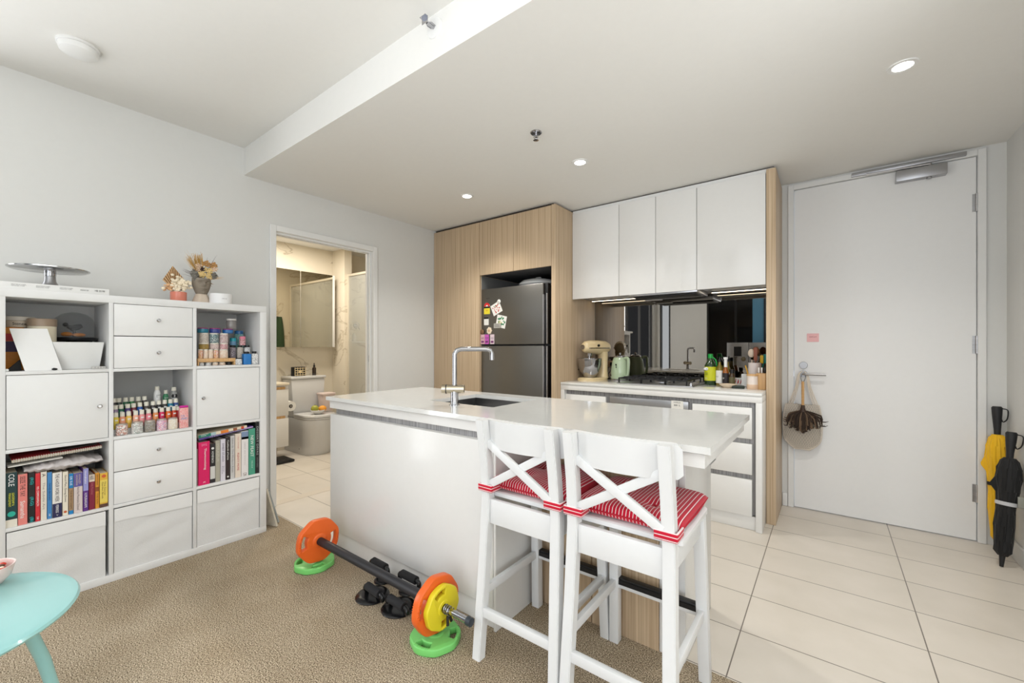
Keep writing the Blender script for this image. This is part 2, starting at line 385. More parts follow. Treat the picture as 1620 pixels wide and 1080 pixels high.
MB().cyl((lk.x, YB+.002, lk.z), (lk.x, YB-.010, lk.z), .027, .024).cyl((lk.x, YB-.010, lk.z), (lk.x, YB-.018, lk.z), .013).build('lock', mk('satin_chrome', (170, 170, 172), .4, metal=.8), lf)
# door closer
r0 = ony(1347, 273, YB-.02); r1 = ony(1529, 241, YB-.02)
dc = thing('door_closer', 'grey metal door closer mounted over the top of the white entry door', 'door closer', (.3, YB-.02, EZ))
def P(o, x, y, z): return (x-o.location.x, y-o.location.y, z-o.location.z)
def boxp(o, x0, x1, y0, y1, z0, z1, name, mat, bev=.003):
    a = P(o, x0, y0, z0); b_ = P(o, x1, y1, z1)
    return BX(a[0], b_[0], a[1], b_[1], a[2], b_[2], bev=bev).build(name, mat, o)
c0 = ony(1417, 285, YB-.03); c1 = ony(1498, 272, YB-.03)
boxp(dc, r0.x, r1.x, YB-.034, YB-.014, EZ+.010, EZ+.036, 'guide_rail', ALU)
boxp(dc, c0.x, c1.x, YB-.055, YB+.002, EZ-.085, EZ-.015, 'closer_body', ALU)
pv = ony(1470, 262, YB-.03)
MB().cyl(P(dc, pv.x, YB-.03, EZ-.095), P(dc, pv.x, YB-.03, EZ+.003), .013).build('pivot', STEEL, dc)
ar0 = ony(1370, 276, YB-.04)
MB().tube([P(dc, pv.x, YB-.044, EZ-.004), P(dc, ar0.x, YB-.044, EZ+.004)], .007).build('arm', STEEL, dc)
# sticky note
sn = ony(1286, 534, YB)
nt_ = thing('sticky_note', 'pink square sticky note on the entry door above the lock', 'note', (sn.x, YB, sn.z))
BX(-.036, .036, -.0012, 0.0015, -.031, .031).build('paper', mk('pink_paper', (240, 190, 192), .9), nt_, smooth=False)
text('DEMOLM', nt_, mk('ink_red', (150, 40, 60), .6), (0, -.0012, .006), (1, 0, 0), (0, 0, 1), .042, .008)

# ceiling fittings
for k, (x, y, lab) in enumerate(((-2.357, 2.50, 'recessed round downlight nearest the wooden pantry cabinet'), (-1.325, 2.50, 'recessed round downlight in the middle of the kitchen ceiling'), (.258, 2.50, 'recessed round downlight in front of the entry door'))):
    d = thing('downlight', lab, 'ceiling light', (x, y, ZK), group='recessed kitchen downlights')
    MB().lathe([(.036, 0), (.036, -.004), (.052, -.005), (.054, 0)], cap=False).build('trim_ring', TRIM, d)
    MB().lathe([(0, -.002), (.036, -.002), (.036, 0)], cap=False).build('lens', mk('lamp_glow', (255, 250, 240), .5, emit=14), d)
    l = bpy.data.lights.new('downlight_beam', 'SPOT'); l.energy = 40; l.spot_size = 2.2; l.spot_blend = .8; l.shadow_soft_size = .04; l.color = (1, .97, .92)
    lo = bpy.data.objects.new('downlight_beam', l); C.objects.link(lo); lo.location = (x, y, ZK-.02)
sp = thing('fire_sprinkler', 'chrome pendent sprinkler head on the kitchen ceiling between downlights', 'sprinkler', (-1.342, 1.998, ZK))
MB().lathe([(0, -.001), (.032, -.001), (.034, -.004), (.030, -.008), (0, -.008)]).build('escutcheon', CHROME, sp)
MB().cyl((0, 0, -.008), (0, 0, -.030), .007).tube([(-.012, 0, -.015), (-.014, 0, -.03), (0, 0, -.045)], .002).tube([(.012, 0, -.015), (.014, 0, -.03), (0, 0, -.045)], .002).lathe([(.002, -.045), (.016, -.047), (.002, -.049)]).build('nozzle', CHROME, sp)
sp = thing('fire_sprinkler', 'chrome sidewall sprinkler head on the white ceiling bulkhead', 'sprinkler', (-1.348, 1.23, 2.572))
MB().lathe([(0, 0), (.044, 0), (.042, .005), (.030, .008), (0, .008)], RX(H)).build('escutcheon', TRIM, sp)
MB().cyl((0, -.008, 0), (0, -.045, 0), .008).tube([(-.013, -.01, 0), (-.015, -.03, 0), (0, -.055, 0)], .0025).tube([(.013, -.01, 0), (.015, -.03, 0), (0, -.055, 0)], .0025).box(-.018, .018, -.07, -.055, .010, .012).box(-.018, .018, -.057, -.055, -.012, .012).build('nozzle', CHROME, sp)
sd = thing('smoke_detector', 'round white smoke detector on the raised living room ceiling', 'smoke detector', (-2.842, .338, ZL))
MB().lathe([(0, -.012), (.072, -.012), (.076, -.009), (.076, 0), (0, 0)], seg=40).build('mounting_plate', TRIM, sd)
MB().lathe([(0, -.045), (.045, -.044), (.066, -.034), (.071, -.016), (.071, -.013), (0, -.013)], seg=40).build('cover', TRIM, sd)
MB().tube([(.030*math.cos(a*.2)-.0, .046*math.sin(a*.2), -.0415) for a in range(-5, 6)], .0014).build('vent_slot', INK, sd)
# ------------------------------------------------------------------ kitchen joinery
def xu(u, Y): return ony(u, CY, Y).x
def yu(u, X): return onx(u, CY, X).y
YT = 3.04; YM = 3.79
XP0, XP1, XP2, XP3, XP4 = XL+.004, -2.70, -2.29, -1.886, -1.845
TOPZ = 2.42
pc = thing('pantry_cabinet', 'tall oak veneer pantry cabinet in the corner left of the fridge', 'cabinet', (XP0, YT, 0))
def bp(o, x0, x1, y0, y1, z0, z1, name, mat, bev=.0015): return boxp(o, x0, x1, y0, y1, z0, z1, name, mat, bev)
bp(pc, XP0, XP1-.002, YT+.02, YM, 0, TOPZ, 'carcass', WOOD)
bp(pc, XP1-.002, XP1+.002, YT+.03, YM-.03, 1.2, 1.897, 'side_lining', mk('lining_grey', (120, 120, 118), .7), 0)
bp(pc, XP0+.001, XP1-.002, YT, YT+.019, .08, TOPZ-.005, 'door', WOOD)
for k, (a, b_, lab) in enumerate(((XP1, XP2, 'oak veneer cabinet over the fridge, the one next to the pantry'), (XP2, XP3, 'oak veneer cabinet over the fridge, the one next to the white cupboards'))):
    o = thing('fridge_overhead_cabinet', lab, 'cabinet', (a, YT, 1.90), group='oak cabinets over the fridge')
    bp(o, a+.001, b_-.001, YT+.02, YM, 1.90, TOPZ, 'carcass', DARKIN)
    bp(o, a+.0015, b_-.0015, YT, YT+.019, 1.90, TOPZ-.005, 'door', WOOD)
o = BX(XP3+.001, XP4, YT, YM, 0, TOPZ, bev=.0015).build('fridge_side_panel', WOOD); tag(o, 'full height oak veneer panel between the fridge and the white cupboards', 'panel')
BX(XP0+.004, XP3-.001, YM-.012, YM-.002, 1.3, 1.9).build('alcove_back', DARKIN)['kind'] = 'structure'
struct(BX(XP0, XP3, YT+.03, YM, TOPZ, ZK).box(XP4-.1, -.30, 3.36, YM, TOPZ, ZK).build('shadow_gap_strip', mk('shadow_line', (60, 52, 46), .8), smooth=False))  # dark strip under the ceiling, the gap's shade put into its colour

# fridge
FY = 3.06; FX0, FX1 = -2.694, -1.945; FZ = 1.765; FS = 1.225
f = thing('fridge', 'dark brushed steel two door fridge standing in the oak alcove', 'fridge', (-2.3, FY, 0))
def fp(x0, x1, y0, y1, z0, z1, n, m, b=.004): return boxp(f, x0, x1, y0, y1, z0, z1, n, m, b)
fp(FX0, FX1, FY+.075, FY+.66, .03, FZ-.015, 'body', mk('fridge_side_grey', (66, 66, 68), .45))
ud = fp(FX0, FX1-.035, FY, FY+.07, FS+.006, FZ, 'freezer_door', FRIDGE, .006)
ld = fp(FX0, FX1-.035, FY, FY+.07, .06, FS-.006, 'fridge_door', FRIDGE, .006)
for z0, z1, nm in ((FS+.006, FZ, ud), (.06, FS-.006, ld)):
    BX(FX1-.034+2.3, FX1+2.3, -FY+FY+.022, .07, z0, z1, bev=.003).build('edge_grip', BLACK, nm)
BX(FX1-.040+2.3, FX1-.030+2.3, -.002, .03, FS+.01, FZ-.10, bev=.002).build('handle_trim', ALU, ud)
BX(FX1-.012+2.3, FX1-.002+2.3, .012, .05, FS+.01, FZ-.09, bev=.002).build('handle_bar', STEEL, ud)
BX(FX1-.040+2.3, FX1-.030+2.3, -.002, .03, .10, FS-.01, bev=.002).build('handle_trim', ALU, ld)
BX(FX1-.012+2.3, FX1-.002+2.3, .012, .05, .10, FS-.01, bev=.002).build('handle_bar', STEEL, ld)
fp(FX0+.01, FX1-.01, FY+.075, FY+.12, 0, .06, 'kick_grille', BLACK)
def fr(u, v): p = ony(u, v, FY); return (p.x+2.3, 0, p.z)
text('WESTING', ud, INK, fr(772, 472), (1, 0, 0), (0, 0, 1), .045, .009)
# papers and magnets on the fridge
def flat(name, label, cat, u, v, w, h, mat, rz=0, Y=FY, th=.002, group=None):
    p = ony(u, v, Y); o = thing(name, label, cat, (p.x, Y, p.z), group=group)
    BX(-w/2, w/2, -th, 0, -h/2, h/2, M=RY(rz)).build('card', mat, o, smooth=False); return o
WP = mk('white_paper', (232, 230, 224), .8)
o = thing('energy_rating_sticker', 'red, black and yellow energy star sticker on the freezer door', 'sticker', ony(770.5, 488, FY))
MB().lathe([(0, 0), (.037, 0), (.037, .0012), (0, .0012)], T(0, 0, .018) @ RX(H)).box(-.037, .037, -.0012, 0, -.053, .018).build('card', WP, o, smooth=False)
st = MB()
for a in range(5):
    an = math.pi*(.08+.21*a); st.lathe([(0, .0012), (.008, .0012), (.008, .0018), (0, .0018)], T(.026*math.cos(an), 0, .020+.026*math.sin(an)) @ RX(H), seg=12)
BX(-.037, .037, -.0017, -.0012, .004, .020).build('black_band', INK, o, smooth=False)
BX(-.037, .037, -.0017, -.0012, -.053, .003).build('yellow_band', mk('energy_yellow', (226, 208, 50), .6), o, smooth=False)
g = bmesh.new(); 
arc = MB(); arc.shape([(.036*math.cos(math.pi*i/24), .036*math.sin(math.pi*i/24)) for i in range(25)]+[(.014*math.cos(math.pi*(24-i)/24), .014*math.sin(math.pi*(24-i)/24)) for i in range(25)], [], .001, .0001, T(0, -.0015, .020) @ RX(H))
arc.build('red_arc', mk('energy_red', (206, 44, 44), .6), o, smooth=False); st.build('star_dot', INKW, o, smooth=False)
text('77', o, mk('ink_red2', (190, 40, 50), .6), (0, -.0018, -.020), (1, 0, 0), (0, 0, 1), .024, .016)
o = flat('info_sticker', 'small white sticker with black header on the freezer door', 'sticker', 769.5, 508, .058, .076, WP)
BX(-.029, .029, -.0028, -.002, .022, .038).build('header', INK, o, smooth=False)
c = flat('postcard', 'white card of red botanical drawings under a round magnet on the freezer door', 'card', 785.5, 488, .115, .105, WP, rz=-.42)
rr = random.Random(3); q = MB()
for i in range(26):
    a = rr.uniform(-.043, .043); b_ = rr.uniform(-.036, .03); q.sph((a, -.0022, b_), (rr.uniform(.003, .007), .0006, rr.uniform(.003, .008)), 8)
q.xf(RY(-.42)).build('red_drawing', mk('print_red', (196, 84, 76), .8), c, smooth=False)
q = MB()
for i in range(8): q.sph((rr.uniform(-.02, .03), -.0022, rr.uniform(.015, .04)), (.006, .0007, .004), 8)
q.xf(RY(-.42)).build('green_drawing', mk('print_green', (86, 110, 60), .8), c, smooth=False)
c = flat('postcard', 'white card with green leaf wreath drawing on the freezer door', 'card', 793, 508.5, .115, .115, WP, rz=.22)
q = MB()
for i in range(34):
    a = rr.uniform(0, 6.28); r = rr.uniform(.024, .044); q.sph((r*math.cos(a), -.0022, r*math.sin(a)), (rr.uniform(.005, .009), .0006, rr.uniform(.004, .009)), 8)
q.xf(RY(.22)).build('green_drawing', mk('print_green2', (50, 132, 86), .8), c, smooth=False)
q = MB()
for i in range(6): q.sph((rr.uniform(-.03, .02), -.0023, rr.uniform(-.03, .02)), (.006, .0009, .005), 8)
q.xf(RY(.22)).build('yellow_drawing', mk('print_yellow', (190, 176, 80), .8), c, smooth=False)
m_ = flat('magnet', 'silver rectangular magnet holding the green wreath card', 'magnet', 787.5, 515, .085, .044, mk('silver_grey', (176, 172, 164), .5), th=.005)
m_.location.y -= .003
text('HAWKS\nREMEDIES', m_, INKG, (0, -.005, 0), (1, 0, 0), (0, 0, 1), .06, .024)
mg = thing('magnet', 'round grey and white magnet at the top of the red card', 'magnet', ony(789.5, 477, FY-.003))
MB().lathe([(0, 0), (.019, 0), (.021, .003), (.015, .007), (0, .008)], RX(H)).build('disc', mk('magnet_white', (222, 220, 214), .4), mg)
text('KK', mg, INKG, (0, -.0085, 0), (1, 0, 0), (0, 0, 1), .015, .008)
mg = thing('magnet', 'brown woven round magnet above the pink tickets', 'magnet', ony(762.5, 525, FY)+Vector((.006, 0, 0)))
MB().lathe([(0, 0), (.022, 0), (.025, .006), (.012, .012), (0, .010)], RX(H), seg=14).build('disc', mk('wicker_brown', (122, 92, 66), .8, noise=.3, nscale=200), mg)
mg = thing('magnet', 'cream flower shaped face magnet on the freezer door', 'magnet', ony(774.5, 523, FY))
MB().shape([((.030+.003*math.cos(7*t))*math.cos(t), (.033+.003*math.cos(7*t))*math.sin(t)) for t in [i*.1309 for i in range(48)]], [], .008, .002, T(0, -.004, 0) @ RX(H)).build('flower', mk('cream_resin', (232, 214, 190), .5), mg)
MB().lathe([(0, .008), (.012, .008), (.012, .0095), (0, .0095)], RX(H)).build('face', mk('tan_resin', (206, 170, 132), .5), mg)
for u, mat, lab, t_ in ((762.5, (222, 178, 186), 'pale pink ticket magnet, leftmost of the three at the freezer door foot', 'HARR'), (770.5, (206, 96, 190), 'bright violet ticket magnet, the middle one at the freezer door foot', 'POP'), (779, (226, 206, 214), 'white and purple ticket magnet, rightmost of three at the freezer door foot', 'VOX')):
    o = flat('ticket_magnet', lab, 'magnet', u+(1.5 if u < 765 else 0), 536.5, .048, .092, mk('ticket_'+t_.lower(), mat, .5), th=.004, group='ticket magnets on the freezer door')
    text(t_, o, mk('ink_plum', (90, 40, 90), .6), (0, -.004, .01), (1, 0, 0), (0, 0, 1), .034, .022)
    BX(-.017, .017, -.0048, -.004, -.034, -.014).build('print_block', mk('ink_plum2', (120, 60, 110), .6), o, smooth=False)
# things on top of the fridge
pl = thing('serving_dish', 'white oval lidded dish lying on top of the fridge', 'dish', (-2.215, 3.335, FZ-.0135))
MB().lathe([(0, 0), (.12, 0), (.165, .03), (.185, .050), (.185, .058), (.16, .082), (.08, .102), (0, .106)], seg=36).build('dish', CER, pl)
MB().tube([(-.03, 0, .103), (-.025, 0, .116), (.025, 0, .116), (.03, 0, .103)], .005, smooth=4).build('lid_handle', CER, pl)
tr = tag(BX(-2.56, -2.05, 3.136, 3.147, FZ-.0145, FZ+.010, bev=.003).build('baking_tray', mk('tray_white', (214, 214, 210), .4)), 'white thin tray lying on the front of the fridge top', 'tray')

# end panel and back bench
o = tag(BX(-.342, -.286, 3.325, YB-.001, 0, TOPZ, bev=.0015).build('end_panel', WOOD), 'tall oak veneer end panel between kitchen cupboards and entry door', 'panel')
YK = 3.12; BX0, BX1 = XP4+.002, -.344
bt = tag(BX(BX0, BX1, YK, YM-.001, .885, .905, bev=.002).build('benchtop', STONE), 'white stone benchtop under the mirrored splashback', 'benchtop')
bc = thing('bench_cabinet', 'white kitchen base cabinet with drawers below the cooktop', 'cabinet', (-1.1, YK, 0))
def kb(x0, x1, y0, y1, z0, z1, n, m, b=.0015): return boxp(bc, x0, x1, y0, y1, z0, z1, n, m, b)
kb(BX0, BX1+.0, YK+.004, YM-.01, .842, .884, 'apron', GLOSSW)
kb(BX1-.036, BX1, YK+.004, YM-.01, 0, .842, 'side_panel', GLOSSW)
kb(BX0, BX0+.034, YK+.004, YM-.01, 0, .842, 'side_panel', GLOSSW)
kb(BX0+.034, BX1-.036, YK+.05, YM-.01, .09, .842, 'carcass', GREYWOOD)
kb(BX0+.034, BX1-.036, YK+.03, YK+.05, 0, .088, 'kick_board', GLOSSW)
xa = xu(896, YK+.03); xb = xu(959, YK+.03); xc = xu(966, YK+.03); xd = xu(1090, YK+.03); xe = xu(1096, YK+.03); xf_ = xu(1190, YK+.03)
kb(xa, xb, YK+.018, YK+.05, .09, .805, 'drawer', GLOSSW)
kb(xe, xf_, YK+.018, YK+.05, .60, .805, 'drawer', GLOSSW)
kb(xe, xf_, YK+.018, YK+.05, .365, .565, 'drawer', GLOSSW)
kb(xe, xf_, YK+.018, YK+.05, .09, .330, 'drawer', GLOSSW)
ov = thing('oven', 'stainless steel oven built in under the cooktop', 'oven', ((xc+xd)/2, YK+.02, .3))
boxp(ov, xc, xd, YK+.012, YK+.049, .715, .815, 'control_panel', STEEL)
boxp(ov, xc, xd, YK+.012, YK+.049, .25, .712, 'oven_door', BLACK)
for i in range(4):
    x = xc+.14+i*.10
    MB().cyl(P(ov, x, YK+.012, .742), P(ov, x, YK-.012, .742), .016, .014).build('control_knob', STEEL, ov)
p0 = ony(1062, 634, YK+.012); p1 = ony(1081, 646, YK+.012)
boxp(ov, p0.x, p1.x, YK+.0105, YK+.012, .745, p0.z+.004, 'label_plate', WP, 0)
text('OMEGA', ov, INK, P(ov, (p0.x+p1.x)/2, YK+.0105, p0.z-.008), (1, 0, 0), (0, 0, 1), .05, .008)
text('88 L', ov, INK, P(ov, (p0.x+p1.x)/2, YK+.0105, p0.z-.028), (1, 0, 0), (0, 0, 1), .045, .011)
# splashback mirror and overheads
tag(BX(BX0, BX1, YM-.001+.0015, YB-.0005, .906, 1.66).build('mirrored_splashback', SMOKE, smooth=False), 'smoked mirror splashback behind the kitchen bench', 'splashback')
YO = 3.33; OX = [xu(905.3, YO), xu(979, YO), xu(1037, YO), xu(1102, YO), xu(1210.7, YO)]
OX[0] = XP4+.002; OX[4] = -.344
OL = ['white gloss overhead cupboard touching the oak fridge panel', 'narrow white gloss overhead cupboard, second from the fridge panel', 'narrow white gloss overhead cupboard carrying the bright lamp glare, third from the fridge', 'wide white gloss overhead cupboard touching the oak end panel']
for k in range(4):
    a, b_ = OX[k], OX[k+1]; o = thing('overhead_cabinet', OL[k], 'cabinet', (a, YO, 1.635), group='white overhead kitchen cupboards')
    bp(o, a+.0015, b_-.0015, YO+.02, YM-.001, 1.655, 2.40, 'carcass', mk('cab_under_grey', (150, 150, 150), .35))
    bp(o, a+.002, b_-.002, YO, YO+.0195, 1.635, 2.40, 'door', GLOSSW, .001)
struct(BX(OX[0], -.30, YO+.012, YO+.05, 2.402, ZK-.012).build('trim_2', TRIM, smooth=False))
hx0, hx1 = xu(1003, 3.45), xu(1108, 3.45)
rh = thing('range_hood', 'slim stainless slide-out range hood under the white overhead cupboards', 'range hood', ((hx0+hx1)/2, 3.5, 1.60))
boxp(rh, hx0, hx1, YO+.024, 3.70, 1.622, 1.6535, 'canopy', STEEL)
boxp(rh, hx0+.02, hx1-.02, YO+.05, 3.58, 1.612, 1.6205, 'filter', IRON)
boxp(rh, hx0+.03, hx0+.17, 3.60, 3.68, 1.6125, 1.6205, 'lamp_lens', mk('hood_lens', (200, 200, 198), .3))
for k, (a, b_, lab) in enumerate(((OX[0]+.02, hx0-.02, 'thin light strip under the cupboards left of the range hood'), (hx1+.03, OX[4]-.01, 'thin light strip under the cupboards right of the range hood'))):
    o = thing('light_strip', lab, 'strip light', ((a+b_)/2, 3.68, 1.65), group='strip lights under the cupboards')
    boxp(o, a, b_, 3.67, 3.69, 1.645, 1.6545, 'channel', ALU, .001)
    boxp(o, a+.004, b_-.004, 3.673, 3.687, 1.6425, 1.6449, 'diffuser', mk('strip_glow', (255, 238, 208), .5, emit=5), 0)
# cooktop
CZ = .905
ck = thing('gas_cooktop', 'five burner gas cooktop with black iron trivets on the bench', 'cooktop', (-1.105, 3.53, CZ))
MB().box(-.30, .30, -.25, .22, 0, .008, bev=.003).build('hob_plate', STEEL, ck)
bur = [(-.19, -.13, .042), (-.19, .11, .036), (.0, .0, .058), (.165, .11, .042), (.165, -.12, .034)]
for x, y, r in bur:
    b_ = MB().lathe([(r+.012, .008), (r+.012, .016), (r, .022), (0, .022)]).build('burner', ALU, ck)
    MB().lathe([(r*.85, .022), (r*.85, .030), (r*.7, .033), (0, .033)]).build('burner_cap', IRON, b_)
for x0, x1 in ((-.285, -.10), (-.095, .09), (.095, .25)):
    t = MB(); y0, y1 = -.225, .2; z = .045
    for p, q in (((x0, y0), (x1, y0)), ((x0, y1), (x1, y1)), ((x0, y0), (x0, y1)), ((x1, y0), (x1, y1)), ((x0, (y0+y1)/2), (x1, (y0+y1)/2))):
        t.box(min(p[0], q[0])-.004, max(p[0], q[0])+.004, min(p[1], q[1])-.004, max(p[1], q[1])+.004, z-.006, z+.004)
    xm = (x0+x1)/2
    for yc in ((y0+.11), (y1-.11)):
        for dx, dy in ((1, 0), (-1, 0), (0, 1), (0, -1)):
            ex = (x1-x0)/2; ax, ay = xm+dx*ex, yc+dy*.105; bx_, by = xm+dx*.03, yc+dy*.03
            t.box(min(ax, bx_)-.003, max(ax, bx_)+.003, min(ay, by)-.003, max(ay, by)+.003, z-.006, z+.008)
    for px_ in (x0, x1):
        for py in (y0, 0, y1): t.box(px_-.005, px_+.005, py-.005, py+.005, .008, z)
    t.build('trivet', IRON, ck, smooth=False)
for i in range(5):
    x = .275; y = -.20+i*.045
    MB().lathe([(.017, .008), (.016, .026), (.013, .032), (0, .032)], T(x, y, 0)).build('control_knob', CHROME, ck)

# ------------------------------------------------------------------ island
IX0, IX1, IY0, IY1 = -2.444, -.280, 1.345, 2.108
sx0, sx1, sy0, sy1 = -1.80, -1.335, 1.60, 1.99
it = MB()
it.box(IX0, sx0, IY0, IY1, .883, .905).box(sx1, IX1, IY0, IY1, .883, .905).box(sx0, sx1, IY0, sy0, .883, .905).box(sx0, sx1, sy1, IY1, .883, .905)
bmesh.ops.remove_doubles(it.bm, verts=it.bm.verts, dist=1e-5)
tag(it.build('island_benchtop', STONE, smooth=False), 'white stone island benchtop with an undermount sink cut-out', 'benchtop')
ic = thing('island_cabinet', 'white kitchen island with recessed oak panels behind the stools', 'kitchen island', (-1.4, 1.7, 0))
def ib(x0, x1, y0, y1, z0, z1, n, m, b=.0015): return boxp(ic, x0, x1, y0, y1, z0, z1, n, m, b)
ib(IX0+.018, -1.137, IY0+.035, IY1-.02, 0, .10, 'plinth', GLOSSW)
ib(IX0+.018, -1.136, IY0+.018, IY1-.01, .10, .800, 'front_panel', GLOSSW)
ib(IX0+.03, -1.136, IY0+.05, IY1-.02, .80, .835, 'grip_recess', GREYWOOD)
# apron as a ring so the basin can hang inside
ap = MB()
for (x0, x1, y0, y1) in ((IX0+.012, IX1-.02, IY0+.018, IY0+.06), (IX0+.012, IX1-.02, IY1-.05, IY1-.012), (IX0+.012, IX0+.06, IY0+.06, IY1-.05), (IX1-.06, IX1-.02, IY0+.06, IY1-.05)):
    a = P(ic, x0, y0, .835); b_ = P(ic, x1, y1, .878); ap.box(a[0], b_[0], a[1], b_[1], a[2], b_[2], bev=.001)
ap.build('apron', GLOSSW, ic, smooth=False)
ib(-1.12, -.462, 1.69, IY1-.012, 0, .834, 'carcass', GLOSSW)
for a, b_ in ((-1.118, -.83), (-.826, -.537)): ib(a, b_, 1.668, 1.689, .0, .80, 'oak_panel', WOOD)
ib(-.535, -.462, 1.672, 1.689, 0, .80, 'filler_panel', GLOSSW)
ib(-.460, -.436, 1.668, IY1-.008, 0, .834, 'end_panel', GLOSSW)
bb = P(ic, -.45, 1.46, .80)
ib(-.50, -.30, 1.44, 1.52, .829, .834, 'bracket', ALU)
ib(-1.134, -1.121, IY0+.02, 1.688, 0, .833, 'return_panel', GLOSSW)
# sink
sk = thing('undermount_sink', 'dark stainless undermount sink bowl sunk in the island top', 'sink', ((sx0+sx1)/2, (sy0+sy1)/2, .70))
hx, hy = (sx1-sx0)/2+.0, (sy1-sy0)/2
b_ = MB(); t_ = .004
b_.box(-hx, hx, -hy, hy, -.004, 0).box(-hx-t_, -hx, -hy, hy, -.004, .182).box(hx, hx+t_, -hy, hy, -.004, .182).box(-hx-t_, hx+t_, -hy-t_, -hy, -.004, .182).box(-hx-t_, hx+t_, hy, hy+t_, -.004, .182)
b_.build('basin', mk('sink_steel', (120, 120, 120), .3, metal=1), sk, smooth=False)
MB().lathe([(0, .001), (.03, .001), (.04, .002), (.045, .0005)], cap=False).build('drain', CHROME, sk)
# tap
tb = ony(718, 640, 1.545)
tp = thing('kitchen_tap', 'chrome square-neck mixer tap standing behind the island sink', 'tap', (-1.545, 1.545, .905))
MB().lathe([(.028, 0), (.028, .004), (.021, .006), (.020, .085), (.0, .085)]).build('tap_body', CHROME, tp)
d = Vector((.62, .785, 0)).normalized()
w = Vector((.797, .604, 0))
MB().tube([(0, 0, .08), (0, 0, .24), (0, 0, .265), tuple(d*.012+Vector((0, 0, .283))), tuple(d*.035+Vector((0, 0, .29))), tuple(d*.165+Vector((0, 0, .29))), tuple(d*.188+Vector((0, 0, .284))), tuple(d*.197+Vector((0, 0, .268))), tuple(d*.197+Vector((0, 0, .232)))], .0125, seg=14).build('spout', CHROME, tp)
MB().cyl(tuple(-w*.065+Vector((0, 0, .083))), tuple(w*.05+Vector((0, 0, .083))), .023).build('mixer_barrel', mk('chrome_warm', (190, 180, 160), .12, metal=1), tp)
MB().cyl(tuple(-w*.045+Vector((0, 0, .083))), tuple(-w*.040+Vector((0, 0, .083))), .0245).build('barrel_ring', BLACK, tp)

# ------------------------------------------------------------------ bench objects
CREAM = mk('mixer_cream', (226, 204, 160), .18, coat=.5)
mxp = Vector((xu(938, 3.50)+.024, 3.50, CZ))
M_ = thing('stand_mixer', 'cream stand mixer with steel bowl at the left end of the bench', 'stand mixer', mxp, rz=math.radians(250))
# local +X towards the bowl/head nose
def ell(cx, z, a, b, n=24, k=1.0, yo=0): return [(cx+a*math.cos(2*math.pi*i/n), yo+b*math.sin(2*math.pi*i/n), z) for i in range(n)]
MB().loft([ell(.03, 0, .165, .095), ell(.03, .018, .165, .095), ell(.03, .028, .150, .085), ell(.02, .030, .10, .06)]).build('base', CREAM, M_)
MB().loft([ell(-.085, .02, .055, .062), ell(-.09, .08, .045, .050), ell(-.10, .16, .038, .044), ell(-.095, .22, .045, .048), ell(-.08, .26, .06, .055)]).build('column', CREAM, M_)
hd = MB()
lo = []
for t, r, zz in ((-.165, .020, .300), (-.155, .045, .298), (-.11, .062, .297), (-.02, .066, .298), (.07, .062, .300), (.125, .052, .301), (.145, .036, .301), (.150, .018, .301)):
    lo.append([(t, r*.93*math.cos(2*math.pi*i/20), zz+r*math.sin(2*math.pi*i/20)) for i in range(20)])
hd.loft(lo); hd.build('head', CREAM, M_)
MB().box(-.12, .12, -.0635, .0635, .288, .296, bev=.001).build('trim_band', CHROME, M_)
MB().cyl((.149, 0, .301), (.158, 0, .301), .022).build('hub_cap', CHROME, M_)
MB().cyl((.02, .058, .315), (.02, .070, .315), .011).build('lock_knob', BLACK, M_)
MB().cyl((.075, 0, .245), (.075, 0, .215), .030, .026).cyl((.075, 0, .215), (.075, 0, .15), .008).build('beater_shaft', CHROME, M_)
bw = MB().lathe([(.045, .030), (.055, .034), (.058, .045), (.088, .085), (.104, .14), (.108, .195), (.112, .197), (.1105, .200), (.105, .198), (.100, .14), (.084, .088), (.05, .047), (0, .045)], T(.070, 0, 0), seg=36, cap=False).build('mixing_bowl', CHROME, M_)
MB().tube([(.105, 0, .185), (.155, 0, .190), (.162, 0, .15), (.145, 0, .10), (.090, 0, .095)], .008, smooth=5, M=T(.07, 0, 0) @ RZ(-1.3)).build('bowl_handle', CHROME, bw)
# kettle
GREEN = mk('retro_green', (178, 196, 164), .16, coat=.5)
kx = xu(981, 3.60)
K = thing('electric_kettle', 'pale green retro kettle between stand mixer and cooktop', 'kettle', (kx, 3.60, CZ), rz=-.45)
MB().lathe([(.084, 0), (.086, .012), (.082, .016)]).build('power_base', CHROME, K)
MB().lathe([(.080, .017), (.083, .03), (.080, .10), (.070, .17), (.060, .198), (.052, .210), (0, .212)], seg=32).build('kettle_body', GREEN, K)
MB().lathe([(.054, .208), (.050, .220), (.030, .228), (0, .230)]).build('lid', CHROME, K)
MB().sph((0, 0, .240), .012).build('lid_knob', CHROME, K)
MB().tube([(.05, 0, .200), (.095, 0, .205), (.108, 0, .18), (.106, 0, .10), (.098, 0, .055), (.078, 0, .045)], .012, smooth=5).build('handle', GREEN, K)
MB().tube([(-.055, 0, .19), (-.085, 0, .205)], [.018, .008]).build('spout', CHROME, K)
for j in range(4): MB().box(.02+.0, .034, -.0835+.012, -.0765+.004, .07+j*.022, .085+j*.022, bev=.002).build('gauge_window', BLACK, K)
MB().lathe([(.012, 0), (.011, .012), (0, .013)], T(-.035, -.070, .045) @ RX(H)).build('switch_knob', CHROME, K)
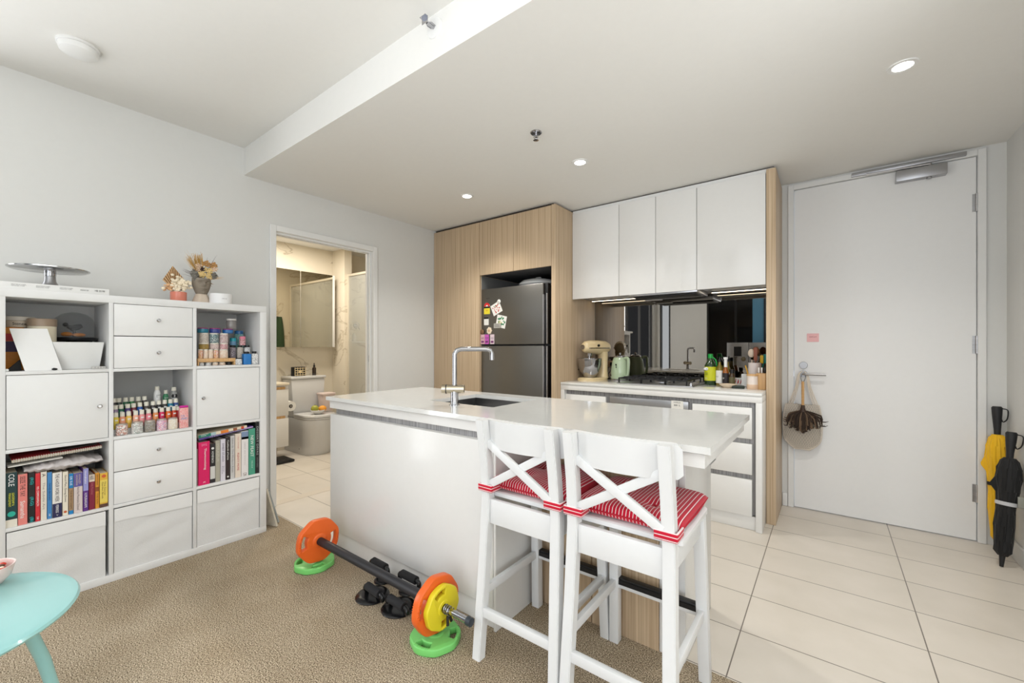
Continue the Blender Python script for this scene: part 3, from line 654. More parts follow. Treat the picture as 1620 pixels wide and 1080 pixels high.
# socket and plug
so = thing('power_outlet', 'brown power outlet on the splashback behind the stand mixer', 'socket', (xu(967, YM-.01), YM, 1.045))
BX(-.038, .038, -.012, 0, -.03, .03, bev=.003).build('faceplate', mk('outlet_tan', (170, 140, 112), .4), so)
pg = thing('plug', 'black plug and lead hanging from the outlet beside the kettle', 'plug', (so.location.x+.015, YM-.012, 1.045))
MB().box(-.014, .014, -.035, 0, -.018, .016, bev=.004).tube([(0, -.03, -.015), (-.005, -.035, -.06), (-.03, -.05, -.11), (-.02, -.08, -.134), (.05, -.11, -.136)], .004, smooth=6).build('plug_lead', BLACK, pg)
# oil and sauce bottles
def bot(name, label, u, Y, prof, mats, caps=None, band=None, cat='bottle'):
    o = thing(name, label, cat, (xu(u, Y), Y, CZ), group=None)
    MB().lathe(prof, seg=28).build('bottle_body', mats[0], o)
    if caps: MB().lathe(caps, seg=20).build('cap', mats[1], o)
    if band: MB().lathe([(band[2], band[0]), (band[2], band[1])], cap=False).build('paper_label', mats[2], o)
    return o
GG = mk('dark_green_bottle', (34, 62, 30), .08, coat=.5)
o = bot('oil_bottle', 'large dark green oil bottle with a bright green cap and yellow label', 1124, 3.62,
    [(.040, 0), (.044, .006), (.0445, .13), (.042, .155), (.028, .185), (.017, .205), (.015, .225), (0, .225)],
    (GG, mk('lime_cap', (26, 158, 64), .35), mk('yellow_label', (206, 208, 40), .5)), [(.0185, .213), (.0185, .243), (.016, .246), (0, .246)], (.035, .145, .0452))
MB().sph((-.022, -.0405, .128), (.020, .006, .013), 14).build('emblem', INKW, o)
text('MORO', o, mk('ink_green', (30, 90, 40), .6), (-.021, -.0470, .128), (.87, -.49, 0), (0, 0, 1), .026, .008)
text('EXTRA\nVIRGIN', o, _M['ink_green'], (-.022, -.0445, .09), (.87, -.49, 0), (0, 0, 1), .034, .020)
text('2 L', o, INKW, (-.022, -.0445, .055), (.87, -.49, 0), (0, 0, 1), .024, .014)
MB().tube([(.016, -.01, .222), (.04, -.015, .200), (.048, -.01, .165), (.043, 0, .15)], .005, smooth=4).build('handle', _M['lime_cap'], o)
OL_ = mk('olive_oil', (120, 104, 30), .1, coat=.5); AM = mk('amber_sauce', (150, 86, 26), .1, coat=.5)
o = bot('oil_bottle', 'olive bottle with black pourer and pale label beside the large oil bottle', 1138.5, 3.60,
    [(.024, 0), (.026, .004), (.026, .12), (.022, .14), (.011, .165), (.010, .19), (0, .19)], (OL_, BLACK, WP), [(.0125, .185), (.0125, .20), (.005, .212), (.003, .225), (0, .226)], (.02, .118, .0268))
text('OLIO', o, INK, (-.013, -.0238, .07), (.87, -.49, 0), (0, 0, 1), .022, .009)
o = bot('sauce_bottle', 'amber bottle with tall white cap between two dark capped bottles', 1148, 3.58,
    [(.021, 0), (.023, .004), (.023, .10), (.018, .125), (.011, .15), (.0105, .18), (0, .18)], (AM, INKW, mk('label_black', (40, 34, 36), .5)), [(.012, .145), (.0115, .205), (.016, .207), (.016, .222), (0, .222)], (.02, .10, .0236))
text('SV', o, INKW, (-.011, -.0212, .06), (.87, -.49, 0), (0, 0, 1), .014, .012)
o = bot('sauce_bottle', 'short dark sauce bottle with black cap behind the shallow dish', 1158, 3.585,
    [(.020, 0), (.022, .004), (.022, .08), (.015, .098), (.012, .11), (0, .11)], (mk('dark_sauce', (64, 44, 22), .1, coat=.4), BLACK, mk('label_olive', (96, 90, 60), .5)), [(.0155, .10), (.0155, .128), (0, .129)], (.02, .07, .0226))
o = bot('sauce_bottle', 'tall slim bottle with black cap against the mirror, behind the white capped one', 1151, 3.70,
    [(.022, 0), (.024, .004), (.024, .11), (.012, .15), (.0105, .19), (0, .19)], (OL_, BLACK, WP), [(.012, .185), (.012, .215), (0, .216)], (.02, .10, .0246))
d = thing('shallow_dish', 'shallow cream ceramic dish in front of the bottles', 'dish', (xu(1152, 3.44), 3.44, CZ))
MB().lathe([(.030, 0), (.034, .004), (.060, .022), (.0625, .027), (.058, .025), (.03, .008), (0, .008)], seg=36).build('dish', mk('cream_ceramic', (226, 206, 180), .3, coat=.3), d)
o = thing('tea_box', 'white box with red branches pattern leaning behind the dish', 'box', (xu(1169, 3.66), 3.66, CZ), rz=.1)
BX(-.033, .033, -.015, .015, 0, .062, bev=.001).build('carton', WP, o)
q = MB()
for i in range(7):
    a = rr.uniform(-.03, .02); q.tube([(a, -.0153, rr.uniform(.005, .03)), (a+rr.uniform(.0, .01), -.0153, rr.uniform(.03, .06))], .0022, seg=6)
q.build('red_print', mk('print_bright_red', (200, 40, 44), .6), o)
o = tag(BX(-.03, .03, -.04, .04, 0, .095, bev=.003).build('white_canister', CER, loc=(xu(1181, 3.66), 3.66, CZ)), 'plain white square canister left of the utensil jar', 'canister')
o = tag(MB().box(-.055, .03, -.014, .014, 0, .022, bev=.008).build('peppermill_lying', mk('dark_green_grip', (34, 44, 34), .4), loc=(xu(1171, 3.42), 3.42, CZ), rz=.2), 'small dark object lying right of the shallow dish', 'utensil')
J = thing('jar', 'pale pink rimmed ceramic jar on the bench beside a wooden block', 'jar', (xu(1190.5, 3.42), 3.42, CZ))
MB().lathe([(.034, 0), (.037, .004), (.037, .035)]).build('jar_foot', mk('peach_cer', (222, 190, 160), .4), J)
MB().lathe([(.037, .035), (.036, .04), (.036, .095), (0, .095)]).build('jar_body', mk('pinkish_white', (228, 216, 206), .3), J)
MB().lathe([(.039, .0955), (.039, .108), (0, .108)]).build('lid', LWOOD, J)
U = thing('utensil_crock', 'tall white ceramic crock holding kitchen utensils', 'utensil holder', (xu(1194, 3.56), 3.56, CZ))
MB().lathe([(.038, 0), (.040, .004), (.043, .185), (.040, .185), (.037, .006), (0, .006)], seg=32, cap=False).build('crock', mk('crock_white', (224, 214, 210), .25, coat=.3), U)
def utensil(name, label, dx, dy, top, mk_):
    o = thing(name, label, 'utensil', (U.location.x+dx*.35, 3.56+dy*.35, CZ+.010)); mk_(o, Vector((dx, dy, top))); return o
def spoonm(mat, r, flat=.25):
    def g(o, tpp): MB().tube([(0, 0, 0), tuple(tpp*.8)], .005).sph(tuple(tpp), (r, r*flat+.003, r*1.45)).build('spoon', mat, o)
    return g
utensil('wooden_spoon', 'round brown wooden spoon standing in the white crock', .004, .016, .262, spoonm(mk('dark_wood', (120, 74, 46), .5), .022))
utensil('serving_spoon', 'white speckled ladle standing at the left of the crock', -.018, .012, .245, spoonm(mk('ivory', (214, 196, 176), .4), .022))
utensil('spatula', 'reddish wooden spatula upright in the middle of the crock', .006, -.018, .262, lambda o, tpp: MB().tube([(0, 0, 0), tuple(tpp*.7)], .005).box(tpp.x-.012, tpp.x+.012, tpp.y-.003, tpp.y+.003, tpp.z-.07, tpp.z+.025, bev=.002).build('blade', mk('red_wood', (134, 74, 52), .45), o))
utensil('basting_brush', 'yellow and black brush leaning out left of the crock', -.055, -.004, .205, lambda o, tpp: MB().tube([(0, 0, .0), tuple(tpp*.75)], .004).build('shaft', mk('yellow_plastic', (226, 172, 40), .4), o) and MB().sph(tuple(tpp*.98), (.016, .012, .017)).build('bristle', mk('brush_dark', (70, 60, 36), .7), o))
utensil('spatula', 'yellow silicone spatula at the right of the crock', .032, .012, .215, lambda o, tpp: MB().tube([(0, 0, 0), tuple(tpp*.8)], .004).box(tpp.x-.011, tpp.x+.011, tpp.y-.004, tpp.y+.004, tpp.z-.045, tpp.z+.015, bev=.003).build('blade', mk('yellow_silicone', (232, 190, 30), .4), o))
utensil('spatula', 'teal silicone spatula furthest right in the crock', .048, .022, .220, lambda o, tpp: MB().tube([(0, 0, 0), tuple(tpp*.8)], .004).box(tpp.x-.014, tpp.x+.014, tpp.y-.004, tpp.y+.004, tpp.z-.05, tpp.z+.018, bev=.003).build('blade', mk('teal_silicone', (22, 132, 122), .4), o))
WB = thing('knife_block', 'pale wooden block against the oak end panel at the bench end', 'block', (xu(1204, 3.44), 3.45, CZ))
BX(-.028, .032, -.04, .055, 0, .115, bev=.003).build('block', LWOOD, WB)
for i in range(3): MB().box(-.020+i*.018, -.010+i*.018, .0, .016, .115, .155, bev=.003).build('handle', INKW if i < 2 else BLACK, WB)
# ------------------------------------------------------------------ cube shelf unit
SX = -2.935; SBK = -3.325
SH = thing('cube_shelf_unit', 'white cube shelving unit along the left wall, three cells wide and four high', 'shelf', (SX, .083, 0))
YC = [(.121, .458), (.475, .813), (.830, 1.171)]; ZC = [(.038, .374), (.390, .726), (.742, 1.078), (1.094, 1.432)]
def shb(x0, x1, y0, y1, z0, z1, n, m=WHITE, b=.001): return boxp(SH, x0, x1, y0, y1, z0, z1, n, m, b)
shb(SBK, SX, .083, 1.209, 1.432, 1.470, 'top_board'); shb(SBK, SX, .083, 1.209, 0, .038, 'bottom_board')
shb(SBK, SX, .083, .121, .038, 1.432, 'side_board'); shb(SBK, SX, 1.171, 1.209, .038, 1.432, 'side_board')
shb(SBK, SX-.0, .458, .475, .038, 1.432, 'divider'); shb(SBK, SX, .813, .830, .038, 1.432, 'divider')
for (y0, y1) in YC:
    for k in range(3): shb(SBK, SX, y0, y1, ZC[k][1], ZC[k+1][0], 'shelf_board')
shb(SBK, SBK+.004, .121, 1.171, .038, 1.432, 'back_panel', mk('back_panel_white', (206, 206, 205), .6), 0)
KN = mk('knob_nickel', (200, 200, 202), .2, metal=1)
def knob(par, y, z, x=SX-.004):
    a = P(SH, x, y, z); MB().lathe([(.004, 0), (.004, .012), (.009, .016), (.010, .020), (.006, .024), (0, .024)], T(*a) @ RY(H), seg=16).build('knob', KN, par)
def front(c, z0, z1, ky, kz, n):
    y0, y1 = YC[c]; o = shb(SX-.020, SX-.004, y0+.002, y1-.002, z0+.002, z1-.002, n, DOORW, .0015)
    shb(SX-.30, SX-.0205, y0+.004, y1-.004, z0+.003, z1-.004, 'box_body' if n == 'door' else 'drawer_box', WHITE, 0); knob(o, ky, kz)
y, z = onx(565/3.6, 380+943/3.6, SX)[1:]; front(0, *ZC[2], y, z, 'door')
p = onx(1155/3.6, 380+898/3.6, SX); front(2, *ZC[2], p.y, p.z, 'door')
m_ = (ZC[3][0]+ZC[3][1])/2; cy_ = .644+.012
front(1, m_, ZC[3][1], .655, m_+.088, 'drawer'); front(1, ZC[3][0], m_, .655, m_-.088, 'drawer')
m_ = (ZC[1][0]+ZC[1][1])/2
front(1, m_, ZC[1][1], .655, m_+.088, 'drawer'); front(1, ZC[1][0], m_, .655, m_-.088, 'drawer')
# fabric baskets
for c, lab in ((0, 'white fabric storage basket in the bottom row, nearest the mint table'), (1, 'white fabric storage basket in the middle of the bottom row'), (2, 'white fabric storage basket in the bottom row, nearest the bathroom door')):
    y0, y1 = YC[c]; dy = .012 if c == 0 else .004
    y0 += .003; y1 -= dy; b_ = thing('storage_basket', lab, 'basket', (SX, (y0+y1)/2, .038), group='white fabric baskets in the bottom row')
    w = (y1-y0)/2; ph = c*1.7
    def fs(i, j, w=w, ph=ph): # front face with soft folds
        yy = -w+2*w*i; zz = .330*j; e = math.sin(math.pi*i)*math.sin(math.pi*min(1, j*1.02))
        return Vector((-.010+e*(.003*math.sin(9*i+5*j+ph)+.0025*math.sin(17*j-6*i+ph)), yy, zz))
    MB().grid(fs, 24, 20, thick=.004).box(-.36, -.014, -w+.001, -w+.005, 0, .328).box(-.36, -.014, w-.005, w-.001, 0, .328).box(-.36, -.356, -w+.005, w-.005, 0, .328).box(-.355, -.015, -w+.005, w-.005, .001, .005).build('basket_body', FABW, b_)
    def fb(i, j, w=w, ph=ph):
        yy = -w+2*w*i; zz = .258+.073*j+.008*math.sin(3*i+ph)*(1-j); return Vector((-.003+.0015*math.sin(14*i+ph), yy, zz))
    MB().grid(fb, 24, 4, thick=.003).build('folded_hem', mk('hem_white', (230, 230, 229), .95, bump=.2, bscale=240), b_)

# --- spines of books
def bookset(cell_c, cell_r, rows, pre):
    zb = ZC[cell_r][0]
    for r in rows:
        (u0, u1, vtop, recess, colr, name, lab, bits) = r
        X = SX-recess; ya, yb = yu(u0, X), yu(u1, X)-.0008
        um = (u0+u1)/2; zt = onx(um, vtop, X).z
        o = thing('book', lab, 'book', (X, (ya+yb)/2, zb+.0005)); w = (yb-ya)/2; h = zt-zb; dp = .15 if pre == 'paperback' else .20
        cm = mk('cover_'+name, colr, .45)
        MB().box(-.0012, 0, -w, w, 0, h, bev=.0006).box(-dp, -.0012, -w, -w+.0012, 0, h).box(-dp, -.0012, w-.0012, w, 0, h).build('cover', cm, o, smooth=False)
        BX(-dp+.003, -.0014, -w+.0014, w-.0014, .001, h-.003).build('page_block', PAPER, o, smooth=False)
        for bt in bits:
            if bt[0] == 'band':
                _, z0, z1, cc, nm = bt
                BX(0, .0005, -w+.0002, w-.0002, h*z0, h*z1).build('spine_band', mk('band_'+nm, cc, .5), o, smooth=False)
            elif bt[0] == 'disc':
                _, zc, rr_, cc, nm = bt
                MB().lathe([(0, 0), (rr_, 0), (rr_, .0009), (0, .0009)], T(0, 0, h*zc) @ RY(H), seg=20).build('spine_emblem', mk('band_'+nm, cc, .5), o, smooth=False)
            else:
                _, s_, zc, ln, ht, dyy, cc, nm = bt
                text(s_, o, mk('ink_'+nm, cc, .6), (.0008, dyy*w, h*zc), (0, 0, -1), (0, 1, 0), h*ln, w*2*ht)
B0 = 690; q_ = lambda x: x/6.75; qv = lambda v: 690+v/6.75
WT = (240, 240, 236)
L = [
 (q_(58), q_(188), qv(388), .012, (24, 56, 58), 'teal_dark', 'thick dark teal book with white and yellow lettering, leftmost of the lower shelf row', [('band', 0, .14, (226, 220, 206), 'cream1'), ('t', 'COLE', .86, .22, .5, .0, WT, 'w1'), ('t', 'LEADERSHIP &\nMANAGEMENT', .50, .25, .5, 0, (220, 220, 40), 'y1'), ('disc', .24, .012, (40, 170, 150), 'mint1')]),
 (q_(192), q_(295), qv(405), .012, (226, 132, 124), 'salmon', 'salmon pink book with black and white hand lettering', [('t', 'SEIZE THE YAY', .76, .40, .55, 0, (40, 30, 30), 'k1'), ('t', 'Samantha', .30, .34, .5, 0, WT, 'w1')]),
 (q_(300), q_(375), qv(380), .018, (30, 26, 26), 'blackbook', 'black book with turquoise bracketed letters', [('t', '(RG)', .82, .14, .6, 0, (40, 190, 190), 'tq'), ('t', '(RG)', .42, .17, .6, 0, (40, 190, 190), 'tq'), ('t', '(B)', .06, .10, .6, 0, (40, 190, 190), 'tq')]),
 (q_(378), q_(432), qv(395), .014, (206, 46, 54), 'redbook', 'narrow red book with white lettering beside the black one', [('t', 'M.R. COMMONWEALTH', .52, .40, .45, 0, WT, 'w1'), ('t', 'SW', .07, .06, .4, 0, WT, 'w1')]),
 (q_(436), q_(502), qv(380), .012, (226, 218, 204), 'cream_a', 'cream book with faint grey lettering between red and blue books', [('t', 'The Subtle Art', .50, .56, .4, 0, (150, 140, 130), 'g2'), ('t', 'A', .93, .06, .6, 0, (40, 40, 40), 'k1')]),
 (q_(505), q_(556), qv(385), .014, (66, 132, 190), 'bluebook', 'narrow mid blue book right of the cream one', [('t', 'DAVID BROOKS', .58, .36, .4, 0, (30, 60, 100), 'n1'), ('t', 'MP', .08, .05, .4, 0, WT, 'w1')]),
 (q_(560), q_(664), qv(388), .010, (234, 230, 224), 'white_a', 'white book with big black title and navy foot', [('band', 0, .31, (36, 36, 78), 'navy1'), ('t', 'THE 4-HOUR WORK WEEK', .66, .62, .42, 0, (50, 40, 40), 'k1'), ('t', 'FERRISS  >', .16, .24, .3, 0, WT, 'w1')]),
 (q_(668), q_(730), qv(380), .014, (232, 224, 206), 'cream_b', 'cream book with an orange oval near its foot', [('t', 'Good Man, Going Down', .62, .62, .45, 0, (50, 44, 40), 'k1'), ('disc', .08, .0055, (196, 96, 50), 'or1')]),
 (q_(735), q_(785), qv(398), .012, (168, 138, 104), 'brown_a', 'narrow book with bright blue top half and brown lower half', [('band', .64, 1, (24, 128, 190), 'blu2'), ('band', 0, .09, (24, 128, 190), 'blu2'), ('t', 'DR SUE', .82, .22, .5, 0, WT, 'w1'), ('t', 'THE BODY KEEPS', .36, .46, .4, 0, (90, 60, 40), 'br')]),
 (q_(789), q_(884), qv(392), .010, (214, 200, 196), 'lilac_a', 'pale book fading up to purple with two line title', [('band', .66, 1, (96, 86, 156), 'pur1'), ('t', 'KHALED\nHOSSEINI', .83, .26, .55, 0, (210, 190, 150), 'gold'), ('t', 'And the Mountains Echoed', .36, .58, .3, 0, (110, 96, 100), 'g3')]),
 (q_(888), q_(946), qv(345), .008, (92, 44, 130), 'purple_a', 'lavender topped purple book standing taller than its neighbours', [('band', .48, 1, (150, 150, 206), 'lav1'), ('t', 'murakami', .80, .30, .4, 0, (220, 210, 240), 'w1'), ('t', 'H.MURAKAMI', .26, .34, .5, 0, WT, 'w1')]),
 (q_(950), q_(1015), qv(410), .012, (128, 30, 56), 'maroon', 'maroon book with a cream patterned top', [('band', .80, 1, (222, 206, 190), 'cream2'), ('t', 'Sally Rooney', .60, .34, .4, 0, (196, 120, 120), 'rs'), ('t', 'A&B', .92, .12, .7, 0, (60, 30, 30), 'k1')]),
 (q_(1019), q_(1060), qv(390), .012, (216, 148, 46), 'amber_a', 'narrow amber orange book with brown middle', [('band', .48, .60, (140, 76, 30), 'brn3'), ('t', 'BROTHERS', .80, .3, .4, 0, (110, 60, 20), 'br'), ('t', 'THE SUN', .28, .3, .4, 0, (110, 60, 20), 'br')]),
 (q_(1066), q_(1153), qv(392), .010, (222, 176, 60), 'gold_a', 'golden floral book at the right end of the row, next to the divider', [('band', .14, .80, (230, 206, 96), 'yel3'), ('band', 0, .10, (90, 60, 50), 'brn4'), ('t', 'The Secret\nGarden Book', .50, .50, .5, 0, (130, 70, 40), 'br'), ('disc', .91, .008, (200, 90, 50), 'or2')]),
]
bookset(0, 1, L, 'paperback')
q_ = lambda x: 300+x/9; qv = lambda v: 660+v/9
R_ = [
 (q_(107), q_(124), qv(452), .03, (214, 208, 198), 'sliver', 'thin white booklet left of the thick pink cookbook', []),
 (q_(128), q_(288), qv(350), .012, (214, 26, 96), 'hotpink', 'thick hot pink cookbook with white lettering', [('t', 'EDMONDS', .94, .10, .0, 0, WT, 'w1')] if 0 else [('t', 'Thermomixing', .60, .50, .26, .15, WT, 'w1'), ('t', 'BASIC', .93, .05, .5, 0, (236, 150, 190), 'pk'), ('t', 'V.', .06, .04, .25, 0, WT, 'w1')]),
 (q_(293), q_(366), qv(375), .016, (40, 38, 40), 'blk2', 'black cookbook with a white brush shape on its spine', [('band', .10, .42, (206, 204, 200), 'wsm'), ('t', 'HONEY&CO', .66, .30, .4, 0, WT, 'w1'), ('disc', .88, .007, (220, 220, 216), 'wd')]),
 (q_(370), q_(436), qv(330), .014, (168, 164, 148), 'sage_grey', 'plain grey beige cookbook with embossed title', [('t', 'MIRAZUR', .70, .44, .5, 0, (196, 192, 178), 'sg')]),
 (q_(442), q_(512), qv(310), .012, (214, 210, 220), 'pale_lav', 'pale lavender cookbook with navy title', [('t', 'SWEET STUDIO', .68, .44, .4, 0, (60, 50, 90), 'n2'), ('t', 'Darren\nPurchese', .26, .18, .5, 0, (60, 50, 90), 'n2')]),
 (q_(516), q_(578), qv(285), .012, (46, 36, 38), 'darkbrown', 'narrow dark brown cookbook with white script', [('t', 'Cookbook of home', .70, .46, .4, 0, WT, 'w1'), ('disc', .07, .005, (220, 220, 216), 'wd')]),
 (q_(582), q_(644), qv(262), .012, (196, 194, 192), 'silver_b', 'silver grey cookbook with thin handwritten title', [('t', 'Salon de The Modern Asian', .55, .80, .4, 0, (120, 118, 116), 'g4')]),
 (q_(650), q_(733), qv(232), .010, (226, 212, 196), 'cream_c', 'cream cookbook with red lettering in its lower half', [('t', 'PLENTY MORE', .36, .40, .34, 0, (190, 50, 50), 'r2'), ('t', 'Yotam Ottolenghi', .80, .28, .26, 0, (200, 110, 100), 'r3')]),
 (q_(738), q_(838), qv(195), .010, (228, 224, 222), 'white_c', 'white cookbook with blue and black picture at the top of its spine', [('band', .82, .99, (120, 140, 170), 'bl5'), ('band', .82, .87, (30, 30, 34), 'bk5'), ('t', 'CIN', .04, .07, .5, 0, (120, 80, 50), 'br'), ('t', 'relish the kitchen', .5, .5, .12, 0, (150, 140, 140), 'g5')]),
 (q_(843), q_(935), qv(160), .008, (74, 152, 126), 'seagreen', 'sea green cookbook with large white capitals', [('t', 'NEW FEAST', .62, .46, .46, 0, WT, 'w1'), ('t', 'MALOUF', .22, .16, .2, 0, (200, 226, 214), 'w2')]),
 (q_(939), q_(991), qv(72), .010, (36, 36, 38), 'blk3', 'tall black cookbook with thin white outlined title, right end of the shelf', [('t', 'DESSERT DIVAS', .64, .56, .5, 0, (180, 180, 178), 'g6'), ('t', 'CHRISTINE MANFIELD', .22, .20, .4, 0, (130, 130, 128), 'g7')]),
]
bookset(2, 1, R_, 'cookbook')
# two books lying slanted across the cookbooks
zt_l = onx(q_(160), qv(345), SX-.014).z; 
A = onx(q_(200), qv(340), SX-.014); Bq = onx(q_(900), qv(150), SX-.014)
def slant(name, label, a, b_, th, lift, mats, bits):
    o = thing(name, label, 'book', (SX-.012, a[0], a[1]+lift)); L_ = math.hypot(b_[0]-a[0], b_[1]-a[1]); an = math.atan2(b_[1]-a[1], b_[0]-a[0])
    o.rotation_euler = (an, 0, 0)
    MB().box(-.19, 0, 0, L_, 0, .0016).box(-.19, 0, 0, L_, th-.0016, th).box(-.0014, 0, 0, L_, .0016, th-.0016).build('cover', mats, o, smooth=False)
    BX(-.188, -.0016, .002, L_-.002, .0017, th-.0017).build('page_block', PAPER, o, smooth=False)
    for (s0, s1, cc, nm) in bits: BX(0, .0006, L_*s0, L_*s1, .0005, th-.0005).build('spine_band', mk('band_'+nm, cc, .5), o, smooth=False)
    return o, L_
a1 = onx(q_(135), qv(338), SX-.012); b1 = onx(q_(905), qv(152), SX-.012)
o, L_ = slant('book', 'thin purple cookbook lying slanted on the row of upright cookbooks', (a1.y, a1.z+.004), (b1.y, b1.z+.004), .010, 0, mk('cover_purp', (84, 60, 140), .5), [(.75, 1, (176, 150, 200), 'lv7')])
text('THE AUSTRALIAN WOMENS WEEKLY', o, INKW, (.0007, L_*.48, .005), (0, 1, 0), (0, 0, 1), L_*.6, .004)
o, L_ = slant('book', 'thick green, cream and orange cookbook lying slanted on top of the purple one', (a1.y-.002, a1.z+.0155), (b1.y-.035, b1.z+.0105-.006), .019, 0, mk('cover_crm9', (226, 214, 190), .5), [(0, .24, (24, 120, 100), 'gr9'), (.24, .34, (170, 196, 200), 'bl9'), (.44, .60, (226, 130, 50), 'or9'), (.70, .78, (150, 90, 60), 'br9'), (.87, .93, (206, 80, 50), 'rd9')])
text('DONNA HAY\nSEASONS', o, INKW, (.0008, L_*.12, .013), (0, 1, 0), (0, 0, 1), L_*.15, .012)
# notebook, folded paper, bubble wrap on the paperbacks
zz = ZC[1][0]
g0 = onx(128/6.75, 690+270/6.75, SX-.02); g1 = onx(1100/6.75, 690+190/6.75, SX-.02)
top_b = max(.60, 0)
def wrap(i, j):
    yy = .175+.262*i; r = .5+.5*math.sin(9*i)*.3
    a = 2*math.pi*j; th = .031*math.sin(math.pi*min(max(i, .04), .96))**.4
    return Vector((-3.030+.085*math.cos(a), yy, .633+th*(.9)*math.sin(a)*(1+.15*math.sin(23*i+3*a))+.002*math.sin(60*i)+.002*math.sin(7*a+20*i)))
bw_ = MB().grid(wrap, 60, 20)
tag(bw_.build('bubble_wrap_parcel', mk('bubble_wrap', (206, 200, 200), .22, noise=.25, nscale=30, bump=1.0, bscale=160, coat=.4), ang=80), 'crumpled silvery bubble wrap parcel lying on the row of paperbacks', 'parcel')
nb = thing('spiral_notebook', 'red cover notebook with white spiral binding on the bubble wrap parcel', 'notebook', (SX-.02, g0.y, .6765))
Ln = g1.y-g0.y-.002; an = math.atan2(.012, Ln); nb.rotation_euler = (an, 0, 0)
BX(-.20, -.012, 0, Ln, .0125, .0145).build('cover', mk('notebook_red', (176, 34, 42), .5), nb, smooth=False)
BX(-.20, -.010, 0, Ln, .0005, .0120).build('page_block', PAPER, nb, smooth=False)
sp_ = MB()
for i in range(38):
    yy = .006+(Ln-.012)*i/37; sp_.lathe([(.0076, -.0015), (.0100, 0), (.0076, .0015), (.0060, 0)], T(-.010, yy, .0075) @ RX(H), seg=10, cap=False)
sp_.build('spiral_binding', mk('coil_white', (232, 226, 218), .4), nb)
pa = thing('folded_leaflet', 'white folded leaflet under the spiral notebook at the left of the shelf', 'leaflet', (SX-.010, .128, .661))
MB().box(-.12, 0, 0, .17, 0, .003, M=RX(.055)).build('paper', WP, pa, smooth=False)
fo = thing('brown_folder', 'dark brown folder with a pale edge lying on the spiral notebook', 'folder', (SX-.05, .26, .6995))
MB().box(-.2, 0, 0, .165, 0, .0028, M=RX(.05)).build('folder_cover', mk('folder_brown', (62, 44, 40), .6), fo, smooth=False)

# ------------------------------------------------------------------ top-left cell (plates and boxes)
z3 = ZC[3][0]+.0005
def at0(u, v, X): return onx(u, v, X)
wb = thing('white_board', 'blank white board leaning at the left of the upper shelf cell', 'board', (SX-.006, .133, z3))
t0 = onx(133/9, 490+262/9, SX-.07); t1 = onx(675/9, 490+268/9, SX-.07); b0 = onx(355/9, 490+862/9, SX-.008); b1_ = onx(885/9, 490+840/9, SX-.008)
pts = [Vector((SX-.010, b0.y, z3)), Vector((SX-.010, b1_.y, z3)), Vector((SX-.075, t1.y, t1.z)), Vector((SX-.075, t0.y, t0.z))]
off = Vector((-.008, 0, -.0))
loc = Vector(wb.location)
MB().hexa([p-loc for p in (pts[0]+off, pts[1]+off, pts[1], pts[0], pts[3]+off, pts[2]+off, pts[2], pts[3])]).build('panel', mk('board_white', (236, 236, 235), .4), wb, smooth=False)
pb = thing('planter_tray', 'white tapered rectangular planter box in the upper left shelf cell', 'planter', (SX-.09, .335, z3))
c0_ = onx(745/9, 540, SX-.05); c1_ = onx(1485/9, 540, SX-.05); e1 = onx(1420/9, 574, SX-.05); e0 = onx(900/9, 574, SX-.05)
zt = onx(1100/9, 490+458/9, SX-.05).z
ya, yb = c0_.y-.335, c1_.y-.335; yc_, yd = ya+.032, e1.y-.335; hz = zt-z3; xf, xbk = .04, -.035
MB().hexa([(xf-.012, yc_, 0), (xf-.012, yd, 0), (xbk+.02, yd, 0), (xbk+.02, yc_, 0), (xf, ya, hz), (xf, yb, hz), (xbk, yb, hz), (xbk, ya, hz)], bev=.002).build('planter_body', mk('planter_white', (222, 222, 220), .45), pb)
cl = thing('glass_cloche', 'clear glass dome with black base standing in the upper left shelf cell', 'cloche', (SX-.21, .395, z3))
rise = .088
BX(-.07, .03, -.075, .06, 0, .0, bev=0) if 0 else None
cz_ = onx(123, 539.5, SX-.29); rise = cz_.z-z3
cb = tag(BX(-.055, .055, -.025, .062, 0, rise, bev=.002).build('dark_box', mk('dark_box', (46, 44, 44), .6), loc=(SX-.29, min(cz_.y, .368), z3)), 'dark box hidden behind the white planter under the glass dome', 'box')
cl.location = (SX-.29, min(cz_.y, .368), z3+rise+.0005); cl.scale = (1.62, 1.62, 1.50)
MB().lathe([(.052, 0), (.054, .003), (.054, .013), (0, .014)], seg=36).build('base', BLACK, cl)
MB().lathe([(.050, .0145), (.052, .05), (.046, .078), (.030, .095), (.010, .102), (0, .103)], seg=36, cap=False).build('glass_dome', mk('dome_glass', (120, 122, 124), .03, alpha=.24, coat=.6), cl)
MB().cyl((0, 0, .015), (0, 0, .05), .004).tube([(-.004, -.014, .052), (.0, -.004, .046), (0, .006, .05), (.003, .018, .056)], [.006, .011, .011, .006]).sph((0, -.020, .058), .007).build('dark_figurine', mk('figurine_dark', (56, 56, 58), .3), cl)
MB().sph((.006, -.018, .024), (.012, .014, .008)).sph((.006, .010, .022), (.010, .016, .007)).build('orange_flowers', mk('orange_bloom', (232, 140, 34), .7), cl)
tm = thing('tape_measure_box', 'small silver printed box at the front right of the upper left cell', 'box', (SX-.006, onx(1415/9, 580, SX).y, z3))
BX(-.02, 0, -.026, .024, 0, .013, bev=.001).build('carton', mk('silver_box', (190, 188, 184), .4, noise=.1, nscale=60), tm)
text('2 [ ] 1', tm, INKG, (0, 0, .007), (0, 1, 0), (0, 0, 1), .036, .007)
kb_ = thing('pebble_clip', 'small shiny black clip in front of the leaning white board', 'clip', (SX-.003, onx(780/9, 580, SX).y, z3))
MB().sph((-.002, 0, .0055), (.004, .010, .0055)).sph((-.002, -.002, .009), (.003, .004, .003)).build('clip_body', BLACK, kb_)
